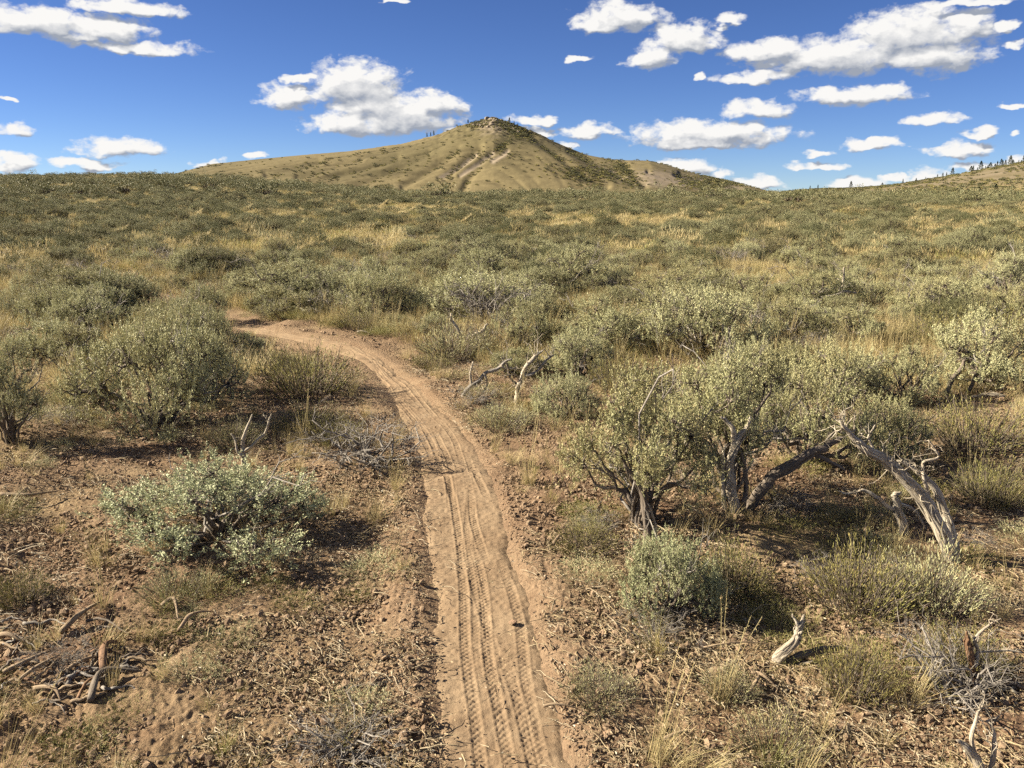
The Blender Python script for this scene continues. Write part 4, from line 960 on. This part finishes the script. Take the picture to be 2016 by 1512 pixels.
snag('driftwood_log', 'dead wood', 'dark fallen limb lying right of the curled root', (1600,1312), [
  ('limb', [(1524,1314),(1570,1294),(1615,1278),(1650,1272),(1672,1282)], [9,10,8,6,3], None, M_BARK)])
snag('wood_splinter', 'splinter', 'pale split wood lying under the dark fallen limb', (1560,1318), [('limb', [(1535,1322),(1570,1312),(1600,1300)], [6,7,3], None, None)])
snag('forked_snag', 'dead branch', 'white forked snag at the bottom right corner', (1950,1545), [
  ('trunk', [(1945,1560),(1925,1500),(1900,1465),(1885,1455)], [16,13,8,3], None, None),
  ('fork', [(1925,1500),(1912,1450),(1925,1405),(1930,1390)], [8,6,4,2], (3, .06), None),
  ('fork', [(1945,1540),(1958,1480),(1955,1440),(1942,1420)], [9,7,5,3], (6, .08), None)])
snag('red_stump', 'stump', 'broken red-brown stump near the right edge with forked top', (1925,1360), [
  ('stump', [(1928,1365),(1918,1320),(1910,1290),(1904,1262),(1900,1245)], [11,10,9,7,3], None, M_RUST),
  ('fork', [(1918,1310),(1926,1280),(1920,1255),(1950,1230),(1972,1215)], [7,5,4,3,1.5], (5, .08), None),
  ('fork', [(1926,1285),(1970,1282),(2012,1285)], [3,3,2], (4, .07), None)])
snag('upright_snag', 'dead branch', 'pale forked snag standing below the big dark mound', (487,962), [
  ('stem', [(490,975),(482,930),(474,895),(480,855),(494,815)], [7,7,6,5,2], (3, .06), None),
  ('fork', [(480,890),(505,868),(522,850),(530,822)], [4,4,3,2], (4, .06), None),
  ('fork', [(478,900),(464,880),(458,858)], [4,3,2], (3, .05), None)])
snag('curved_snag', 'dead branch', 'left of the two curved snags on the right bank of the trail', (915,782), [
  ('limb', [(908,785),(930,758),(955,735),(985,722),(1008,705)], [5,6,5,4,2], (12, .16, .003), M_GREYTWIG), ('fork', [(955,736),(960,752),(952,775)], [3,3,2], (4, .1), None), ('fork', [(930,758),(926,735),(935,712)], [4,3,2], (8, .14), None), ('fork', [(985,722),(1000,728),(1020,726)], [3,3,2], (6, .1), None)])
snag('curved_snag', 'dead branch', 'right of the two curved snags, with fine top twigs', (1020,797), [
  ('limb', [(1018,800),(1020,765),(1030,735),(1048,708),(1065,690)], [8,7,6,5,2], (14, .2, .004), None), ('fork', [(1026,745),(1050,735),(1075,712),(1088,700)], [5,4,3,2], (9, .15, .003), M_GREYTWIG), ('fork', [(1022,770),(1004,742),(998,720)], [4,3,2], (6, .14), M_BARK)])
snag('grey_snag', 'dead branch', 'twisted grey snag on the trail side of the wide pale sagebrush', (925,690), [
  ('limb', [(925,695),(935,665),(950,650),(962,640)], [5,5,4,2], (5, .12), None), ('fork', [(900,680),(905,655),(892,630),(888,615)], [4,4,4,2], (5, .12), None)])
snag('fallen_branch', 'branch', 'white fallen branch on bare soil beyond the bend', (720,660), [('limb', [(700,652),(725,658),(755,667)], [2,3,2.5], (2, .1), None)])
snag('two_stem_snag', 'dead branch', 'dark leaning stem under the right-edge sagebrush', (1860,780), [
  ('limb', [(1855,782),(1875,748),(1895,720),(1900,708)], [6,6,5,3], (4, .1), M_BARK), ('fork', [(1905,778),(1918,745),(1925,720)], [5,5,3], None, M_BARK)])
snag('pale_log', 'log', 'split pale log end on soil at the right edge', (1940,785), [('limb', [(1895,788),(1930,778),(1975,782)], [3,4,8], (3, .08), None)])
snag('bare_snag', 'dead branch', 'silvery bare snag with curled limbs among the middle sagebrush', (1640,612), [
  ('stem', [(1640,615),(1645,585),(1655,560),(1660,530)], [4,4,3,2], (6, .25, .006), None), ('fork', [(1645,590),(1665,575),(1690,576)], [3,3,2], (4, .2, .005), None)])
snag('pale_snag', 'dead branch', 'pale jagged snag top between the two tall crowns', (1345,900), [('limb', [(1352,900,.2),(1352,820,.2),(1348,775,.2),(1330,750,.2)], [5,6,5,2], (5, .08), None)])
# fallen sticks on the left foreground litter
def stick(pts, rad, label, mat=None):
    rr = np.random.RandomState(int(pts[0][0] + pts[0][1])); P = np.array([at(*p) + np.array([0, 0, rad / FPX * 3 + .02]) for p in pts]); Q = catmull(P, 6); Q[:, 2] += np.abs(rr.randn()) * .01 + .02 * np.sin(np.linspace(0, 3.14, len(Q)))
    d = Q[:, 1].mean() / math.cos(PITCH); r = np.interp(np.linspace(0, 1, len(Q)), [0, .4, 1], [rad, rad * .9, rad * .3]) / FPX * d
    mb = MB(); tube(mb, Q, r, 8, .22, 8, rr); twiglets(mb, Q, 3, .06, int(pts[0][0]), .002)
    o = link('fallen_stick', mb.mesh('fallen_stick', mat or M_LITTERWOOD, smooth=True)); tag(o, label, 'stick', 'fallen sticks in the foreground litter')
for a in [([(122,1262),(160,1235),(205,1198)],6,'straight pale stick pointing up right at lower left'),([(180,1400),(205,1350),(280,1340)],7,'dark curved stick in the lower left litter',M_BARK),
          ([(205,1345),(210,1300),(235,1285)],8,'thick short brown root end at lower left',M_RUST),([(0,1272),(45,1282)],6,'pale stick end at the left edge'),([(10,1345),(60,1330),(105,1300)],5,'curved stick near the left edge, upper of two'),
          ([(40,1362),(75,1345),(120,1310)],4,'thin curved stick near the left edge, lower of two'),([(70,1375),(110,1385),(122,1400)],5,'pale bent bark strip near the left bottom'),([(320,1210),(345,1205),(352,1235)],5,'forked pale stick below the foreground sagebrush'),
          ([(355,1262),(380,1240),(420,1225)],4,'thin pale stick right of the forked pale stick'),([(135,1335),(170,1325),(195,1310)],4,'grey curved stick amid the litter heap'),([(0,985),(60,992),(115,978)],4,'grey stick on soil at the left edge above the green shrub'),
          ([(1090,1080),(1110,1068),(1150,1070)],3,'thin white curved twig over the grassy shrub'),([(1070,1405),(1100,1412),(1140,1412)],3,'pale grass-like stick near the bottom of the trail'),([(1480,1340),(1500,1355),(1530,1372)],4,'pale splinter below the curled root'),
          ([(1475,1378),(1490,1360),(1500,1330)],4,'grey splinter crossing the pale one'),([(1305,1472),(1340,1468),(1362,1462)],4,'grey twig by the bottom edge right of the trail'),([(1385,1290),(1540,1288)],2,'thin straight stem left of the driftwood')]: stick(*a)
# heap of curled bark and roots in the lower left
rr = np.random.RandomState(909)
for i in range(64):
    px, py = rr.uniform(-20, 250), rr.uniform(1235, 1400); L = rr.uniform(35, 90); a = rr.uniform(-.3, .75); ah = rr.uniform(.0, .018)
    P = np.array([at(px + math.cos(a) * L * t, py - math.sin(a) * L * t + 12 * math.sin(t * 3.1) * rr.uniform(-1, 1)) + np.array([0, 0, .026 + ah * math.sin(3.1 * t)]) for t in (0, .33, .66, 1)])
    mb = MB(); Q = catmull(P, 4); Q = Q + rr.randn(*Q.shape) * .0025; tube(mb, Q, np.linspace(.0070, .0020, len(Q)) * rr.uniform(.4, 1.2), 6, .25, 6, rr)
    o = link('bark_strip', mb.mesh('bark_strip', [M_LITTERWOOD, M_BARK, M_GREYTWIG, M_RUST][i % 4], smooth=True)); tag(o, 'curled strip of dead sagebrush bark in the tangled heap at lower left', 'bark strip', 'bark strips in the heap at lower left')

# ------------------------------------------------------------------ crags on the summit
def crag(px, py, Y, w, h, seed, label):
    x = (px - W0 / 2) / FPX * Y; z = g1(x, Y); o = link('crag', gen_rock(seed, 3, 1.0, M_CRAG, .5)); o.scale = (w, w * .9, h); o.location = (x, Y, z + h * .1); o.rotation_euler = (.1, -.1, seed)
    tag(o, label, 'rock', 'rock outcrops of the hill top')
crag(974,232,897,4,2.2,801,'topmost crag on the very point of the hill'); crag(962,237,894,4,2,802,'crag just left of the hill point'); crag(988,238,893,3.5,2,803,'crag just right of the hill point')
crag(968,244,885,4,2.4,804,'crag right below the topmost crag'); 
rr = np.random.RandomState(31)
for i in range(26): crag(rr.normal(972, 26), 250, rr.uniform(835, 890), rr.uniform(1.2, 3.2), rr.uniform(1, 2.4), 810 + i, 'small weathered crag on the slope under the hill point')

# ------------------------------------------------------------------ pines
def gen_pine(seed, H=6.0, Rx=1.3, n=900):
    rr = np.random.RandomState(seed); fo, wd = MB(), MB(); tube(wd, wobble(np.array([0, 0, -.3]), np.array([0, 0, H * .95]), 6, .01, rr), np.linspace(.16, .03, 6), 6)
    t = rr.rand(n) ** .75 * .88 + .06; lay = np.floor(t * 13) / 13; rad = Rx * (1 - t) ** .8 * (.55 + .45 * rr.rand(n)) * (1 - .35 * ((t * 13) % 1)) * (1 + .3 * np.sin(lay * 57)); a = rr.rand(n) * 6.283
    P = np.stack([np.cos(a) * rad, np.sin(a) * rad, .05 * H + t * H * .97 - rad * .18], 1); D = np.stack([np.cos(a), np.sin(a), rr.randn(n) * .3 + .1], 1)
    leaves(fo, P - unit(D) * .2, D + rr.randn(n, 3) * .3, rr.uniform(.3, .6, n), rr.uniform(.14, .26, n), rr)
    return fo.mesh('crown', M_PINE), wd.mesh('trunk', M_PINETRUNK, smooth=True)
PINES = [gen_pine(901, 6, 1.7), gen_pine(902, 6, 2.2), gen_pine(903, 6, 1.35, 700), gen_pine(904, 4.6, 2.6)]
def pine(px, hpx, Y, k, label, group='pines on the skyline'):
    x = (px - W0 / 2) / FPX * Y
    # the pine stands on the crest of the skyline at about this distance
    ys = np.linspace(Y - 60, Y + 60, 61); xs = (px - W0 / 2) / FPX * ys; zz = ground(xs, ys); i = int(np.argmax((zz - CAMZ) / ys)); x, y, z = xs[i], ys[i], zz[i]
    e = bpy.data.objects.new('pine_tree', None); C.objects.link(e); e.location = (x, y, z - .1); s = hpx / FPX * y / 6.0; e.scale = (s, s, s); e.rotation_euler = (0, 0, px)
    tag(e, label, 'pine tree', group); link('crown', PINES[k][0], e); link('trunk', PINES[k][1], e)
for (px, h, k) in [(1003,11,0),(1012,8,2),(1019,7,2)]: pine(px, h, 880, k, 'tiny dark pine just right of the hill point')
for (px, h, k) in [(847,9,2),(854,8,2),(860,10,2)]: pine(px, h, 885, k, 'tiny pine of the trio on the hill crest left of the point')
pine(925, 8, 890, 0, 'single tiny pine on the crest close left of the point')
for (px, h, k, lb) in [(1502,9,3,'round dark pine at the foot of the hill on the skyline'),(1520,5,0,'low pine right of the round one on the skyline'),(1540,5,2,'small pine in the gap of the right skyline'),(1580,8,2,'left of two slim pines on the middle skyline'),(1595,9,2,'right of two slim pines on the middle skyline'),
    (1658,14,1,'stout dark pine standing alone on the right skyline'),(1718,9,3,'round topped pine right of the stout lone pine'),(1757,10,2,'slim pine halfway to the wooded ridge'),(1782,8,1,'short pine right of the slim halfway one'),(1700,4,3,'tiny bush-like pine left of the round topped pine')]: pine(px, h, 330, k, lb)
for (px, h, k) in [(1800,6,2),(1822,7,0),(1832,8,1),(1839,8,2)]: pine(px, h, 400, k, 'small pine of the low row left of the wooded ridge')
pine(1850, 15, 400, 1, 'taller pine at the right end of the low row')
rr = np.random.RandomState(61)
for i, px in enumerate([1885,1889,1897,1903,1912,1916,1921,1930,1934,1941,1944,1949,1958,1963,1974,1979,1983,1992,1996,2004,2013]): pine(px, .8 * rr.choice([8, 11, 14, 18, 22], p=[.25, .25, .25, .15, .1]), 455 + rr.uniform(-25, 10), [0, 2, 1, 3][rr.randint(4)], 'dark pine in the close stand on the wooded ridge at right', 'pines in the stand on the right ridge')
def pine_at(px, py, h, k, label):
    P = at(px, py); e = bpy.data.objects.new('pine_tree', None); C.objects.link(e); e.location = P; s = h / FPX * P[1] / 6.0; e.scale = (s,) * 3; tag(e, label, 'pine tree', 'pines on the skyline')
    link('crown', PINES[k][0], e); link('trunk', PINES[k][1], e)
pine_at(1960, 378, 16, 1, 'single pine on the open slope below the wooded ridge'); pine_at(1928, 374, 9, 3, 'small round pine left of the single slope pine')
pine(22, 9, 255, 3, 'round dark pine on the far left skyline')
